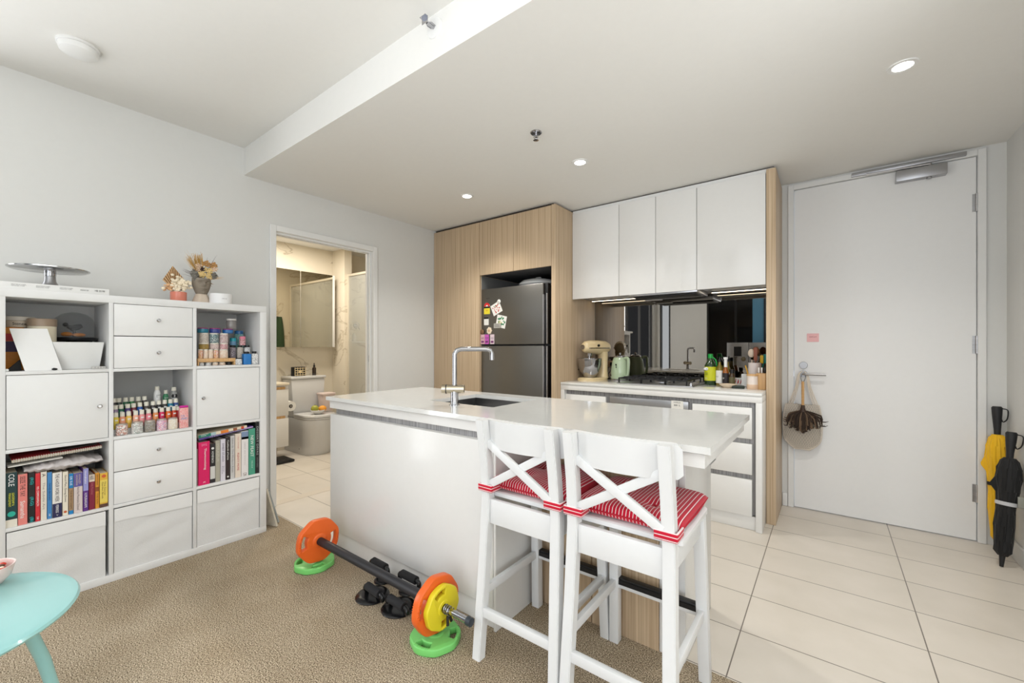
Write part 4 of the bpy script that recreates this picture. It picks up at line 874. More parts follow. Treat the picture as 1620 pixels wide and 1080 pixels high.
wk = thing('white_ring', 'tiny white ring ornament at the left end of the upper left cell', 'ornament', (SX-.008, onx(92/9, 580, SX).y+.001, z3))
MB().lathe([(.0035, -.002), (.0065, 0), (.0035, .002)], T(-.0, 0, .0062) @ RY(H), seg=14).build('ring', CER, wk)
# canisters on boxes behind the board
xs_ = SX-.20
cz = onx(30, 519, xs_).z
bx1 = tag(BX(-.05, .05, -.055, .008, 0, .205, bev=.001).build('snack_box', mk('box_orange', (206, 130, 40), .5, noise=.35, nscale=26), loc=(xs_-.03, .178, z3)), 'orange, red and purple carton behind the leaning white board', 'box')
BX(.05, .0508, -.054, .007, .140, .175).build('red_band', mk('box_red', (176, 40, 44), .5), bx1, smooth=False); BX(.05, .0508, -.054, .007, .088, .138).build('purple_band', mk('box_purple', (54, 36, 76), .5), bx1, smooth=False)
bk2 = thing('black_pouch', 'black pointed pouch at the bottom left corner of the upper left cell', 'pouch', (SX-.06, .146, z3))
MB().hexa([(.0, -.022, 0), (.0, .026, 0), (-.03, .026, 0), (-.03, -.022, 0), (-.008, .018, .05), (-.008, .022, .052), (-.022, .022, .052), (-.022, .018, .05)], bev=.002).build('pouch_body', MATBLACK, bk2)
rb = .14
CN = mk('canister_ribbed', (206, 190, 170), .35)
c1 = thing('canister', 'ribbed cream lidded canister with black printed label on the cartons', 'canister', (xs_-.03, .1745, z3+.2055))
MB().lathe([(.047, 0), (.049, .002), (.049, .034)], seg=40).build('canister_body', CN, c1); MB().lathe([(.052, .0345), (.052, .052), (.049, .054), (0, .054)], seg=40).build('lid', mk('lid_ribbed', (214, 206, 194), .4, noise=.05), c1)
text('Stonewall', c1, INK, (.050, .004, .018), (0, 1, 0), (0, 0, 1), .058, .014)
c2 = thing('canister', 'brown lidded cream canister between the labelled one and the glass dome', 'canister', (-3.086, .242, z3))
MB().lathe([(.040, 0), (.048, .004), (.049, .212)], seg=40).build('canister_body', mk('cream_can', (220, 210, 186), .35), c2); MB().lathe([(.051, .2125), (.051, .246), (.049, .249), (0, .249)], seg=40).build('lid', mk('lid_taupe', (150, 130, 110), .3), c2)

# ------------------------------------------------------------------ top-right cell: sprinkles
u3 = lambda x: 300+x/10.8; v3 = lambda y: 490+y/10.8
GLS = mk('jar_plain', (206, 202, 196), .2, coat=.4)
LIDW = mk('lid_white', (230, 224, 212), .4); LIDK = mk('lid_black', (26, 26, 28), .4)
zS = ZC[3][0]+.0006
def jar(xa_, xb_, zb, zt, X, body, lid, label, lidh=.007, cat='jar', name='sprinkle_jar', neck=.94, group=None, sq=False, band=None):
    ya, yb = yu(xa_, X), yu(xb_, X); r = (yb-ya)/2*.985
    o = thing(name, label, cat, (X-r, (ya+yb)/2, zb+.0004), group=group); h = zt-zb-.0006
    if sq: MB().box(-r*.8, r*.8, -r, r, 0, h-lidh-.0005, bev=.002).build('jar_body', body, o)
    else: MB().lathe([(r*.94, 0), (r, .003), (r, h-lidh-.003), (r*neck, h-lidh-.0005), (0, h-lidh-.0005)], seg=20).build('jar_body', body, o)
    MB().lathe([(r*(neck if sq is False else .7), h-lidh), (r*(neck if sq is False else .7), h-.001), (r*(neck if sq is False else .7)-.001, h), (0, h)], seg=20).build('lid', lid, o)
    if band: MB().lathe([(r*1.012, h*band[0]), (r*1.012, h*band[1])], seg=20, cap=False).build('label_band', band[2], o)
    return o
SPK = speckle
s1 = SPK('sprk_pearl', (190, 180, 168), (176, 166, 156), (206, 198, 188)); s2 = SPK('sprk_teal', (230, 232, 226), (60, 80, 96), (120, 150, 150)); s3 = SPK('sprk_warm', (196, 150, 150), (214, 206, 204), (170, 150, 146))
s4 = SPK('sprk_gold', (150, 124, 60), (166, 136, 66), (140, 120, 70)); s5 = SPK('sprk_blush', (200, 176, 170), (214, 196, 190), (180, 160, 156)); s6 = SPK('sprk_pink', (206, 130, 140), (226, 200, 200), (160, 110, 110))
s7 = SPK('sprk_cream', (226, 206, 184), (220, 190, 166), (232, 220, 204)); s8 = SPK('sprk_multi', (220, 160, 170), (236, 220, 210), (210, 150, 60)); s9 = SPK('sprk_grey', (120, 110, 116), (170, 160, 166), (90, 84, 92))
s10 = SPK('sprk_white', (226, 226, 226), (150, 150, 154), (236, 236, 234)); s11 = SPK('sprk_aqua', (60, 150, 170), (190, 206, 200), (90, 170, 160))
# bamboo step with small jars below
XF_ = SX-.035; yA, yB = yu(u3(140), XF_), yu(u3(790), XF_)
zb1 = onx(u3(400), v3(890), XF_).z; zb2 = onx(u3(400), v3(828), XF_).z
stp = thing('bamboo_riser', 'small bamboo riser carrying jars of sprinkles in the upper right cell', 'riser', (XF_, yA, zS))
MB().box(-.16, 0, 0, yB-yA, zb1-zS, zb2-zS, bev=.001).box(-.16, 0, yB-yA-.010, yB-yA, 0, zb1-zS, bev=.001).box(-.16, 0, .0, .006, 0, zb1-zS, bev=.001).build('riser_board', LWOOD, stp)
zlow = zb1-.002
for i, (a, b_, lab) in enumerate(((172, 258, 'low silver lidded jar under the bamboo riser, leftmost of four'), (285, 385, 'low silver lidded jar under the bamboo riser, second from left'), (402, 503, 'low pale jar under the bamboo riser, third from left'), (517, 628, 'low pale jar under the bamboo riser, fourth from left'))):
    jar(u3(a), u3(b_), zS, zlow, SX-.045, s10 if i < 2 else s7, LIDW, lab, .005, group='jars under the bamboo riser')
jar(u3(640), u3(735), zS, zlow, SX-.048, LIDK, LIDK, 'low black jar under the right end of the bamboo riser', .005)
zt1 = onx(u3(400), v3(672), XF_-.02).z
labs = ['slim pinkish sprinkle jar on the bamboo riser, leftmost', 'slim gold tinged sprinkle jar on the bamboo riser, second from left', 'slim cream sprinkle jar on the bamboo riser, third from left', 'slim pink speckled sprinkle jar on the bamboo riser, fourth from left']
for i, (a, b_, m__) in enumerate(((155, 240, s8), (243, 328, s7), (331, 416, s7), (419, 505, s8))):
    jar(u3(a), u3(b_), zb2, zt1, XF_-.012, m__, LIDW, labs[i], .006, group='slim jars on the bamboo riser')
jar(u3(520), u3(680), zb2, zt1, XF_-.012, s7, LIDW, 'wide cream marshmallow jar at the right of the bamboo riser', .007)
zt2 = onx(u3(400), v3(565), XF_-.02).z
for a, b_, m__, lab in ((180, 356, s4, 'gold filled jar stacked on the slim jars at the left'), (365, 525, s5, 'blush filled jar stacked in the middle of the second tier'), (535, 680, s6, 'pink dotted jar stacked on the wide marshmallow jar')):
    jar(u3(a), u3(b_), zt1, zt2, XF_-.012, m__, LIDW, lab, .007)
zt3 = onx(u3(400), v3(395), XF_-.02).z
for a, b_, m__, lab in ((183, 350, s1, 'pearl grey filled jar on the third tier, at the left'), (360, 520, s2, 'black and white confetti jar on the third tier, in the middle'), (530, 682, s3, 'warm mixed sprinkle jar on the third tier, at the right')):
    jar(u3(a), u3(b_), zt2, zt3, XF_-.012, m__, LIDW, lab, .007)
zt4 = onx(u3(400), v3(312), XF_-.03).z
TB = mk('tub_blue', (40, 106, 168), .3, coat=.4); TM = mk('tub_magenta', (150, 30, 106), .35); TG = mk('tub_teal', (36, 116, 140), .3, coat=.3)
jar(u3(155), u3(350), zt3, zt4, XF_-.008, TG, TM, 'flat teal tub with magenta lid on top of the stack, leftmost', .005, name='flat_tub', cat='tub')
jar(u3(362), u3(562), zt3, zt4, XF_-.008, mk('tub_navy', (44, 60, 130), .3, coat=.3), TM, 'flat navy tub with a printed pink pattern, second on top of the stack', .005, name='flat_tub', cat='tub')
# back column riser boxes: blue tubs at right stand on a clear jar stack behind
jar(u3(590), u3(775), zt3, zt4-.001, XF_-.030, TB, TM, 'flat bright blue tub with magenta lid, third on top of the stack', .005, name='flat_tub', cat='tub')
jar(u3(788), u3(950), zS, zt4-.006, SX-.20, s11, TB, 'tall aqua sprinkle jar with a blue lid at the back right of the cell', .022, name='tall_jar')
jar(u3(655), u3(832), zt4-.0008, onx(u3(740), v3(150), XF_-.03).z, XF_-.038, mk('clear_tub', (128, 124, 122), .1, coat=.5), mk('clear_tub_lid', (206, 202, 198), .15), 'clear grey tub of dark pieces, topmost of the whole stack', .01, name='clear_tub', cat='tub')
zr0 = onx(u3(900), v3(606), SX-.09).z
zr1 = onx(u3(900), v3(605), SX-.075).z
for a, b_, m__, lab in ((694, 812, s9, 'grey pink sprinkle bottle with black cap right of the riser'), (824, 935, s1, 'beige sprinkle bottle with black cap, second right of the riser'), (948, 1060, s10, 'white speckled bottle with black cap near the cell wall')):
    jar(u3(a), u3(b_), zS, zr1, SX-.085, m__, LIDK, lab, .012, name='sprinkle_bottle', cat='bottle', neck=.7)
jar(u3(703), u3(822), zr1, onx(u3(760), v3(480), SX-.09).z, SX-.085, mk('bluejar', (90, 130, 160), .3), mk('lid_teal', (20, 140, 156), .35), 'small jar with a turquoise lid on the grey pink bottle', .020)
jar(u3(866), u3(975), zr1, onx(u3(920), v3(452), SX-.09).z, SX-.085, s6, mk('lid_pink', (222, 128, 150), .35), 'small jar with a pink lid standing on two black capped bottles', .018)
jar(u3(803), u3(915), zS, onx(u3(850), v3(822), SX-.012).z, SX-.012, s10, LIDK, 'low white jar with black lid in front of the black capped bottles', .006)
jar(u3(930), u3(1060), zS, onx(u3(1000), v3(712), SX-.010).z, SX-.010, mk('box_blue', (44, 120, 190), .4), LIDK, 'square bright blue bottle with black cap at the front right', .014, name='square_bottle', cat='bottle', sq=True)
jar(u3(1070), u3(1178), zS, onx(u3(1100), v3(708), SX-.010).z, SX-.010, s10, LIDK, 'white and black patterned square bottle at the right end of the cell', .014, name='square_bottle', cat='bottle', sq=True)
jar(u3(122), u3(168), zS, onx(u3(150), v3(420), SX-.03).z-.03, SX-.075, s8, LIDW, 'slim pinkish bottle pressed against the left divider of the cell', .01, name='sprinkle_bottle', cat='bottle', neck=.75) if 0 else None

# ------------------------------------------------------------------ centre cell: food colour bottles
u4 = lambda x: 170+x/9.82; v4 = lambda y: 590+y/9.82
zc = ZC[2][0]+.0006
X1, X2, X3, X4 = SX-.008, SX-.062, SX-.100, SX-.140
s2z = onx(u4(400), v4(480), X3).z; s3z = onx(u4(400), v4(375), X4).z; s1z = onx(u4(400), v4(597), X2).z
HB = .086
rz1, rz2, rz3 = s1z-HB, s2z-HB, s3z-HB
rs = MB(); yA, yB = .480, .806
rs.box(X2-.038, X2+.002, yA, yB-.035, zc, rz1-.001).box(X3-.038, X3, yA, yB-.01, zc, rz2-.001).box(X4-.038, X4, yA, yB-.01, zc, rz3-.001)
tag(rs.build('stepped_riser', mk('riser_white', (214, 214, 212), .5), smooth=False), 'white stepped riser hidden behind the small white capped bottles', 'riser')
CAPW = mk('cap_ivory', (228, 224, 210), .45)
def dye(uc, X, zb, rgb, lab, r=.0128, h=HB, band=(150, 150, 150), cap=CAPW, grp='white capped colour bottles in rows'):
    y = yu(uc, X-r); o = thing('colour_bottle', lab, 'bottle', (X-r-.001, y, zb), group=grp)
    nm = '%d_%d_%d' % rgb
    MB().lathe([(r*.95, 0), (r, .003), (r, h*.66), (r*.72, h*.735), (0, h*.735)], seg=16).build('bottle_body', mk('dye_'+nm, rgb, .3, coat=.3), o)
    MB().lathe([(r*.80, h*.74), (r*.76, h-.001), (r*.7, h), (0, h)], seg=16).build('cap', cap, o)
    bm_ = tuple(min(255, int(c*.7+90)) for c in rgb)
    BX(r*.99, r*1.02, -r*.45, r*.45, h*.50, h*.58).build('label_print', INKW, o, smooth=False); return o
words = ['leftmost', 'second from left', 'third from left', 'fourth from left', 'fifth from left', 'sixth from left', 'seventh from left', 'eighth from left', 'ninth from left', 'tenth from left', 'eleventh from left', 'twelfth from left']
def cname(c):
    names = {'dark green': (30, 90, 60), 'near black': (36, 34, 36), 'olive grey': (110, 112, 90), 'purple': (70, 56, 110), 'maroon': (110, 34, 44), 'deep blue': (30, 76, 150), 'brown': (90, 60, 44), 'teal blue': (20, 118, 140), 'yellow': (222, 196, 60), 'peach': (226, 150, 120), 'golden yellow': (228, 184, 80), 'pale pink': (236, 178, 168), 'pink': (226, 130, 140), 'orange': (226, 140, 80), 'magenta': (200, 26, 84), 'bright orange': (222, 96, 30), 'rust red': (190, 60, 30), 'red': (186, 40, 44), 'lilac': (150, 130, 160)}
    return min(names, key=lambda k: sum((a-b)**2 for a, b in zip(names[k], c)))
back = [(100, (46, 44, 44)), (178, (46, 56, 50)), (282, (34, 96, 62)), (378, (36, 120, 64)), (480, (120, 120, 96)), (575, (60, 52, 50))]
for i, (x, c) in enumerate(back): dye(u4(x), X4, rz3, c, '%s labelled small bottle in the back row of the middle cell, %s' % (cname(c), words[i]))
mid = [(125, (150, 130, 160)), (212, (30, 100, 78)), (315, (76, 60, 120)), (408, (112, 34, 46)), (505, (30, 84, 160)), (605, (70, 60, 56)), (708, (50, 44, 44)), (800, (36, 36, 38)), (890, (60, 56, 50)), (978, (26, 120, 150)), (1062, (40, 70, 130))]
for i, (x, c) in enumerate(mid): dye(u4(x), X3, rz2+(.001*i), c, '%s labelled small bottle in the second row of the middle cell, %s' % (cname(c), words[i]))
fr_ = [(130, (222, 200, 70)), (232, (228, 156, 124)), (330, (228, 188, 84)), (440, (234, 176, 150)), (535, (230, 150, 150)), (640, (226, 130, 140)), (748, (226, 146, 88)), (845, (202, 28, 86)), (945, (222, 104, 36)), (1035, (190, 64, 36))]
for i, (x, c) in enumerate(fr_): dye(u4(x), X2, rz1+(.0008*i), c, '%s small bottle in the third row of the middle cell, %s' % (cname(c), words[i]))
bigy = [(770, .015, 205, 450, 'white bottle with black print, tallest of the three behind the middle cell rows', CER), (905, .0125, 262, 440, 'green labelled white capped bottle between the two tall bottles', mk('dye_green_l', (60, 130, 90), .4)), (1030, .0165, 215, 430, 'clear bottle with round black label at the back right of the middle cell', mk('clearb', (150, 150, 148), .15, coat=.4))]
for x, r, vt, vb, lab, m__ in bigy:
    X = SX-.185; y = yu(u4(x), X); zt_ = onx(u4(x), v4(vt), X).z
    o = thing('tall_bottle', lab, 'bottle', (X, y, zc)); h = zt_-zc; r *= 1.08
    MB().lathe([(r*.95, 0), (r, .003), (r, h-.038), (r*.62, h-.022), (0, h-.022)], seg=20).build('bottle_body', m__, o)
    MB().lathe([(r*.68, h-.0215), (r*.66, h-.001), (0, h)], seg=18).build('cap', CAPW, o)
    if x == 770: text('COLOUR\nME', o, INK, (r, .003, h-.055), (0, 1, 0), (0, 0, 1), .020, .016)
    if x == 905: text('GLAM', o, INKW, (r, 0, h-.046), (0, 1, 0), (0, 0, 1), .018, .007)
    if x == 1030:
        MB().sph((r*.80, 0, h-.052), (.004, .0145, .0145), 18).build('round_label', MATBLACK, o); text('+', o, INKW, (r*.80+.0042, 0, h-.052), (0, 1, 0), (0, 0, 1), .010)
jl = ['clear jar of pink and white beads, leftmost front jar', 'jar of white and black confetti, second of the front jars', 'half empty jar with gold sprinkles, third of the front jars', 'jar of pink and white sprinkles, fourth of the front jars', 'jar of cream pearls, fifth of the front jars']
g1_ = SPK('fj1', (150, 146, 142), (214, 150, 130), (230, 226, 222), 200); g2_ = SPK('fj2', (150, 160, 150), (236, 236, 232), (190, 184, 180), 200); g3_ = SPK('fj3', (130, 128, 126), (150, 140, 120), (160, 156, 150), 200); g4_ = SPK('fj4', (226, 130, 150), (236, 226, 226), (200, 160, 190), 220); g5_ = SPK('fj5', (232, 222, 204), (226, 214, 190), (236, 230, 220), 220)
LS = mk('lid_silver', (190, 182, 174), .3, metal=.6)
for i, (a, b_, vt, m__) in enumerate(((140, 335, 785, g1_), (385, 572, 752, g2_), (588, 768, 730, g3_), (776, 944, 708, g4_), (952, 1112, 690, g5_))):
    jar(u4(a), u4(b_), zc, onx(u4((a+b_)/2), v4(vt), X1-.01).z, X1, m__, LS, jl[i], .008)
ya, yb = yu(u4(1125), X1), yu(u4(1262), X1)
o = thing('sprinkle_carton', 'pink and blue speckled sprinkle tub with a magenta lid, right of the front jars', 'tub', (X1-.012, (ya+yb)/2, zc)); w = (yb-ya)/2; zt_ = onx(u4(1190), v4(505), X1).z-zc
BX(-.012, .012, -w, w, 0, zt_-.0125, bev=.003).build('tub_body', SPK('pinkblue', (232, 120, 130), (240, 210, 206), (230, 150, 140), 420), o)
BX(-.011, .011, -w*.95, w*.95, zt_-.012, zt_, bev=.003).build('lid', mk('lid_magenta', (206, 30, 150), .35), o)
text('FUN\nSPRINKS', o, mk('ink_skyblue', (40, 150, 210), .5), (.012, 0, zt_*.48), (0, 1, 0), (0, 0, 1), w*1.5, .026)
o = thing('colour_bottle', 'red labelled bottle with wide ivory cap behind the magenta lidded tub', 'bottle', (X2-.018, yu(u4(1112), X2-.018), zc))
MB().lathe([(.015, 0), (.0155, .09), (.013, .096), (0, .097)], seg=16).build('bottle_body', mk('dye_redd', (176, 36, 44), .3), o); MB().lathe([(.0155, .0975), (.015, .118), (0, .119)], seg=16).build('cap', CAPW, o)

# ------------------------------------------------------------------ on top of the shelf
ZT = 1.4705
p1 = onx(172.5, 462, SX-.010)
fb_ = thing('flat_box', 'long flat white product box lying on the left end of the shelf top', 'box', (SX-.008, p1.y, ZT))
BX(-.34, 0, -.52, 0, 0, .030, bev=.001).build('carton', mk('carton_white', (230, 230, 228), .5), fb_)
for k, yy in enumerate((-.455, -.385, -.30, -.225, -.15)): text('MULTIPLE LABEL\nPRINTED TYPE', fb_, INKG, (.0004, yy, .017), (0, 1, 0), (0, 0, 1), .045, .010)
text('MADE BY', fb_, INK, (.0004, -.088, .016), (0, 1, 0), (0, 0, 1), .030, .006); text('HB 20190', fb_, INK, (.0004, -.034, .018), (0, 1, 0), (0, 0, 1), .036, .009)
cs = onx(79, 446, SX-.16)
ck_ = thing('cake_turntable', 'silver cake turntable on the flat white box above the shelf', 'cake stand', (SX-.15, yu(79, SX-.15), ZT+.0305))
MB().lathe([(0, 0), (.055, 0), (.055, .004), (.030, .012), (.022, .030), (.0205, .055), (0, .056)], seg=36).build('pedestal', ALU, ck_)
MB().lathe([(.022, .0565), (.022, .078), (0, .078)], seg=30).build('neck', CHROME, ck_)
MB().lathe([(.03, .0785), (.130, .082), (.142, .088), (.1425, .092), (.138, .094), (0, .095)], seg=72).build('plate', mk('plate_steel', (196, 196, 196), .16, metal=1), ck_)
# terracotta pot with dried flowers
def u5(x): return 240+x/10.8
def v5(y): return 390+y/10.8
XP_ = SX-.13; zp = ZT
dp_ = lambda x, y, X=XP_: onx(u5(x), v5(y), X)
c = dp_(458, 900); sc = (dp_(600, 850).y-dp_(315, 850).y)/2
po = thing('flower_pot', 'coral pot with a dried palm fan and cream blossoms on the shelf top', 'potted flowers', (XP_, c.y, zp))
hh = dp_(458, 778).z-zp
MB().lathe([(sc*.94, 0), (sc*.97, .002), (sc, hh), (sc*.92, hh), (sc*.9, .006), (0, .006)], seg=32, cap=False).build('pot', mk('coral_glaze', (214, 128, 106), .3, coat=.3), po)
tipz = dp_(375, 320).z-zp
lz = dp_(200, 560).z-zp; ly = dp_(200, 560).y-c.y; ry = dp_(605, 530).y-c.y; ty = dp_(375, 320).y-c.y
def fan(i, j):
    n = i; 
    # edge: left corner -> tip -> right corner
    if n < .5: t = n/.5; ey, ez = ly*(1-t)+ty*t, lz*(1-t)+tipz*t
    else: t = (n-.5)/.5; ey, ez = ty*(1-t)+ry*t, tipz*(1-t)+lz*1.03*t
    fold = .0035*(1 if int(round(i*26)) % 2 else -1)*j
    return Vector((-.018+fold, ey*j, hh*.9+(ez-hh*.9)*j))
fg = MB().grid(fan, 26, 4)
for k_, f_ in enumerate(fg.bm.faces): f_.material_index = (k_//4) % 2
fg.build('palm_fan', [mk('dried_palm', (204, 168, 124), .8, noise=.25, nscale=90), mk('dried_palm_fold_shade', (136, 98, 62), .8, noise=.25, nscale=90)], po, smooth=False)  # every other pleat darker: fold shading put into the colour
fl = MB(); rr = random.Random(5)
for i in range(120):
    pp = dp_(rr.gauss(450, 75), rr.gauss(655, 55)); yy = pp.y-c.y; z = pp.z-zp
    if z < hh: z = hh+.004
    fl.sph((rr.uniform(-.004, .030), yy, z), (.008, .0095, .008), 8)
fl.build('blossoms', mk('cream_petals', (236, 222, 196), .85, noise=.12, nscale=120), po)
fl = MB()
for i in range(70):
    pp = dp_(rr.gauss(300, 45), rr.gauss(690, 36)); yy = pp.y-c.y; z = max(hh, pp.z-zp)
    fl.sph((rr.uniform(0, .025), yy, z), (.004, .0055, .0045), 6)
fl.build('peach_grass', mk('peach_petals', (222, 178, 134), .9, noise=.2, nscale=120), po)
# head planter
c = dp_(850, 930); hp_ = thing('head_planter', 'grey stone face planter with patterned collar and dried flowers on the shelf top', 'potted flowers', (XP_, c.y, zp), rz=0)
hd_z = dp_(850, 690).z-zp; rz_ = (dp_(1010, 650).y-dp_(700, 650).y)/2
neck = dp_(850, 815).z-zp; ytop = dp_(850, 560).z-zp
MB().lathe([(rz_*1.05, 0), (rz_*1.02, .008), (rz_*.80, neck*.7), (rz_*.62, neck)], seg=28).build('collar', mk('collar_cream', (206, 190, 172), .8, noise=.2, nscale=260, bump=.6, bscale=500), hp_)
def face(i, j):
    th = 2*math.pi*i; k = j
    z = neck+(ytop-neck+.004)*k
    r = rz_*(.60+.42*math.sin(min(1, k*1.25)*math.pi*.52)) 
    y = r*math.sin(th); x = r*math.cos(th)*1.02
    fa = math.exp(-((th if th < math.pi else th-2*math.pi)/.16)**2)
    a = (th if th < math.pi else th-2*math.pi)
    d = .010*math.exp(-(a/.16)**2-((k-.60)/.13)**2)+.005*math.exp(-(a/.35)**2-((k-.33)/.05)**2)+.005*math.exp(-(a/.3)**2-((k-.24)/.04)**2)+.005*math.exp(-(a/.3)**2-((k-.08)/.09)**2)
    d -= .005*(math.exp(-((a-.42)/.18)**2-((k-.72)/.07)**2)+math.exp(-((a+.42)/.18)**2-((k-.72)/.07)**2)); d += .004*math.exp(-(a/.8)**2-((k-.88)/.06)**2)
    d -= .003*math.exp(-(a/.4)**2-((k-.285)/.015)**2)
    return Vector((x+d*math.cos(a)*2.0, y+d*math.sin(a)*1.5, z))
MB().grid(face, 72, 40).build('head', mk('stone_grey', (136, 126, 112), .85, noise=.12, nscale=60), hp_, ang=80)
fz = ytop
st = MB()
def stems(n, ax, ay, bx_, by_, rad, jit, col_, nm, seed):
    r2 = random.Random(seed); m = MB()
    for i in range(n):
        b0_ = Vector((r2.uniform(-.01, .01), r2.uniform(-.012, .012), fz-.006)); e = dp_(bx_+r2.gauss(0, jit), by_+r2.gauss(0, jit)); e = Vector((r2.uniform(-.03, .04), e.y-c.y, e.z-zp))
        md = (b0_+e)/2+Vector((r2.uniform(-.01, .01), r2.uniform(-.006, .006), .004)); m.tube([tuple(b0_), tuple(md), tuple(e)], [rad*.6, rad, rad*.25], seg=5, smooth=2)
    return m.build(nm, col_, hp_)
GO = mk('pampas_gold', (190, 150, 84), .9, noise=.2, nscale=100); GP = mk('pampas_pale', (222, 200, 168), .9, noise=.15, nscale=100); TW = mk('twig_grey', (120, 108, 110), .9)
stems(26, 0, 0, 650, 190, .0022, 40, GO, 'golden_grass', 1); stems(26, 0, 0, 790, 150, .0024, 32, GO, 'golden_grass', 2); stems(18, 0, 0, 620, 160, .0012, 50, GP, 'pale_grass', 3)
stems(16, 0, 0, 1040, 250, .0008, 60, TW, 'grey_twig', 4); stems(8, 0, 0, 1200, 540, .0016, 18, GP, 'pale_grass', 6); stems(14, 0, 0, 560, 390, .0008, 40, TW, 'grey_twig', 8)
stems(12, 0, 0, 1030, 640, .0022, 26, mk('drop_brown', (150, 116, 70), .9), 'hanging_grass', 9)
def blobs(pts, mat, nm, seed, petal=True):
    r2 = random.Random(seed); m = MB()
    for (x, y, r, n) in pts:
        cc = dp_(x, y); cc = Vector((.030, cc.y-c.y, cc.z-zp)); rad = r/10.8*.0037
        for i in range(n):
            a = 2.4*i; q = rad*(i/n)**.5; m.sph((cc.x+r2.uniform(-.004, .004)-q*.3, cc.y+q*math.cos(a), cc.z+q*math.sin(a)), (rad*.30, rad*.36, rad*.30), 7)
    return m.build(nm, mat, hp_)
blobs([(835, 480, 58, 14), (960, 430, 55, 12), (950, 520, 52, 12), (900, 400, 40, 8)], mk('straw_bloom', (222, 194, 134), .85, noise=.1, nscale=90), 'straw_blossom', 11)
blobs([(910, 300, 55, 14), (1030, 330, 55, 14)], mk('tan_bloom', (178, 136, 84), .9, noise=.2, nscale=90), 'tan_blossom', 12)
blobs([(845, 395, 40, 8)], mk('dark_bloom', (50, 36, 44), .9), 'dark_blossom', 13)
blobs([(720, 480, 60, 18), (720, 540, 46, 12), (1040, 500, 55, 16), (690, 430, 40, 8)], mk('greygreen_leaf', (120, 116, 108), .9, noise=.3, nscale=80), 'filler_leaves', 14)
blobs([(780, 340, 45, 10), (1050, 400, 45, 10), (780, 400, 36, 8)], mk('blush_bloom', (216, 186, 158), .9, noise=.1, nscale=80), 'blush_blossom', 15)
wbp = dp_(1155, 950, SX-.09); rw_ = (dp_(1345, 880, SX-.09).y-dp_(970, 880, SX-.09).y)/2
bo = thing('candle_bowl', 'low white tin candle with dried petals beside the face planter', 'candle', (SX-.078, wbp.y+.004, zp)); hh = dp_(1155, 805, SX-.09+.03).z-zp
MB().lathe([(rw_*.94, 0), (rw_, .003), (rw_, hh), (rw_*.94, hh), (rw_*.92, hh*.8), (0, hh*.8)], seg=36, cap=False).build('tin', mk('tin_white', (234, 234, 234), .3), bo)
text('H-BLUSE', bo, INKG, (rw_, 0, hh*.5), (0, 1, 0), (0, 0, 1), .026, .005)
fl = MB()
for i in range(16): fl.sph((rr.uniform(-.02, .02), rr.uniform(-.024, .03), hh*.8+.006), (.006, .009, .006), 8)
fl.build('dried_petals', mk('petal_brown', (150, 112, 70), .8, noise=.3, nscale=100), bo)
# canvases between shelf and doorway
for k, (y0, xo, lab, mt) in enumerate(((1.225, -3.10, 'white edged canvas board standing between the shelf and the bathroom door, front one', 'paint_mottled'), (1.26, -3.16, 'grey painted canvas leaning behind the front canvas beside the shelf', 'paint_grey'))):
    o = thing('canvas_board', lab, 'canvas', (xo, y0, 0))
    th = .012
    q = [(0, 0, 0), (.16, .085, 0), (.16-.005, .085+th, 0), (-.005, th, 0)]
    ln = .21-.03*k
    o.location.y += .008
    pts = [Vector(p_) for p_ in ((.0, .0, .003), (.155, .045, .003), (.15, .045+th, .006), (-.005, th, .006))]; top = [p_+Vector((-.11, -.02, ln+.02)) for p_ in pts]
    MB().hexa(pts+top, bev=.001).build('canvas', mk(mt, (196, 188, 172) if k == 0 else (150, 156, 156), .8, noise=.35, nscale=22), o, smooth=False)
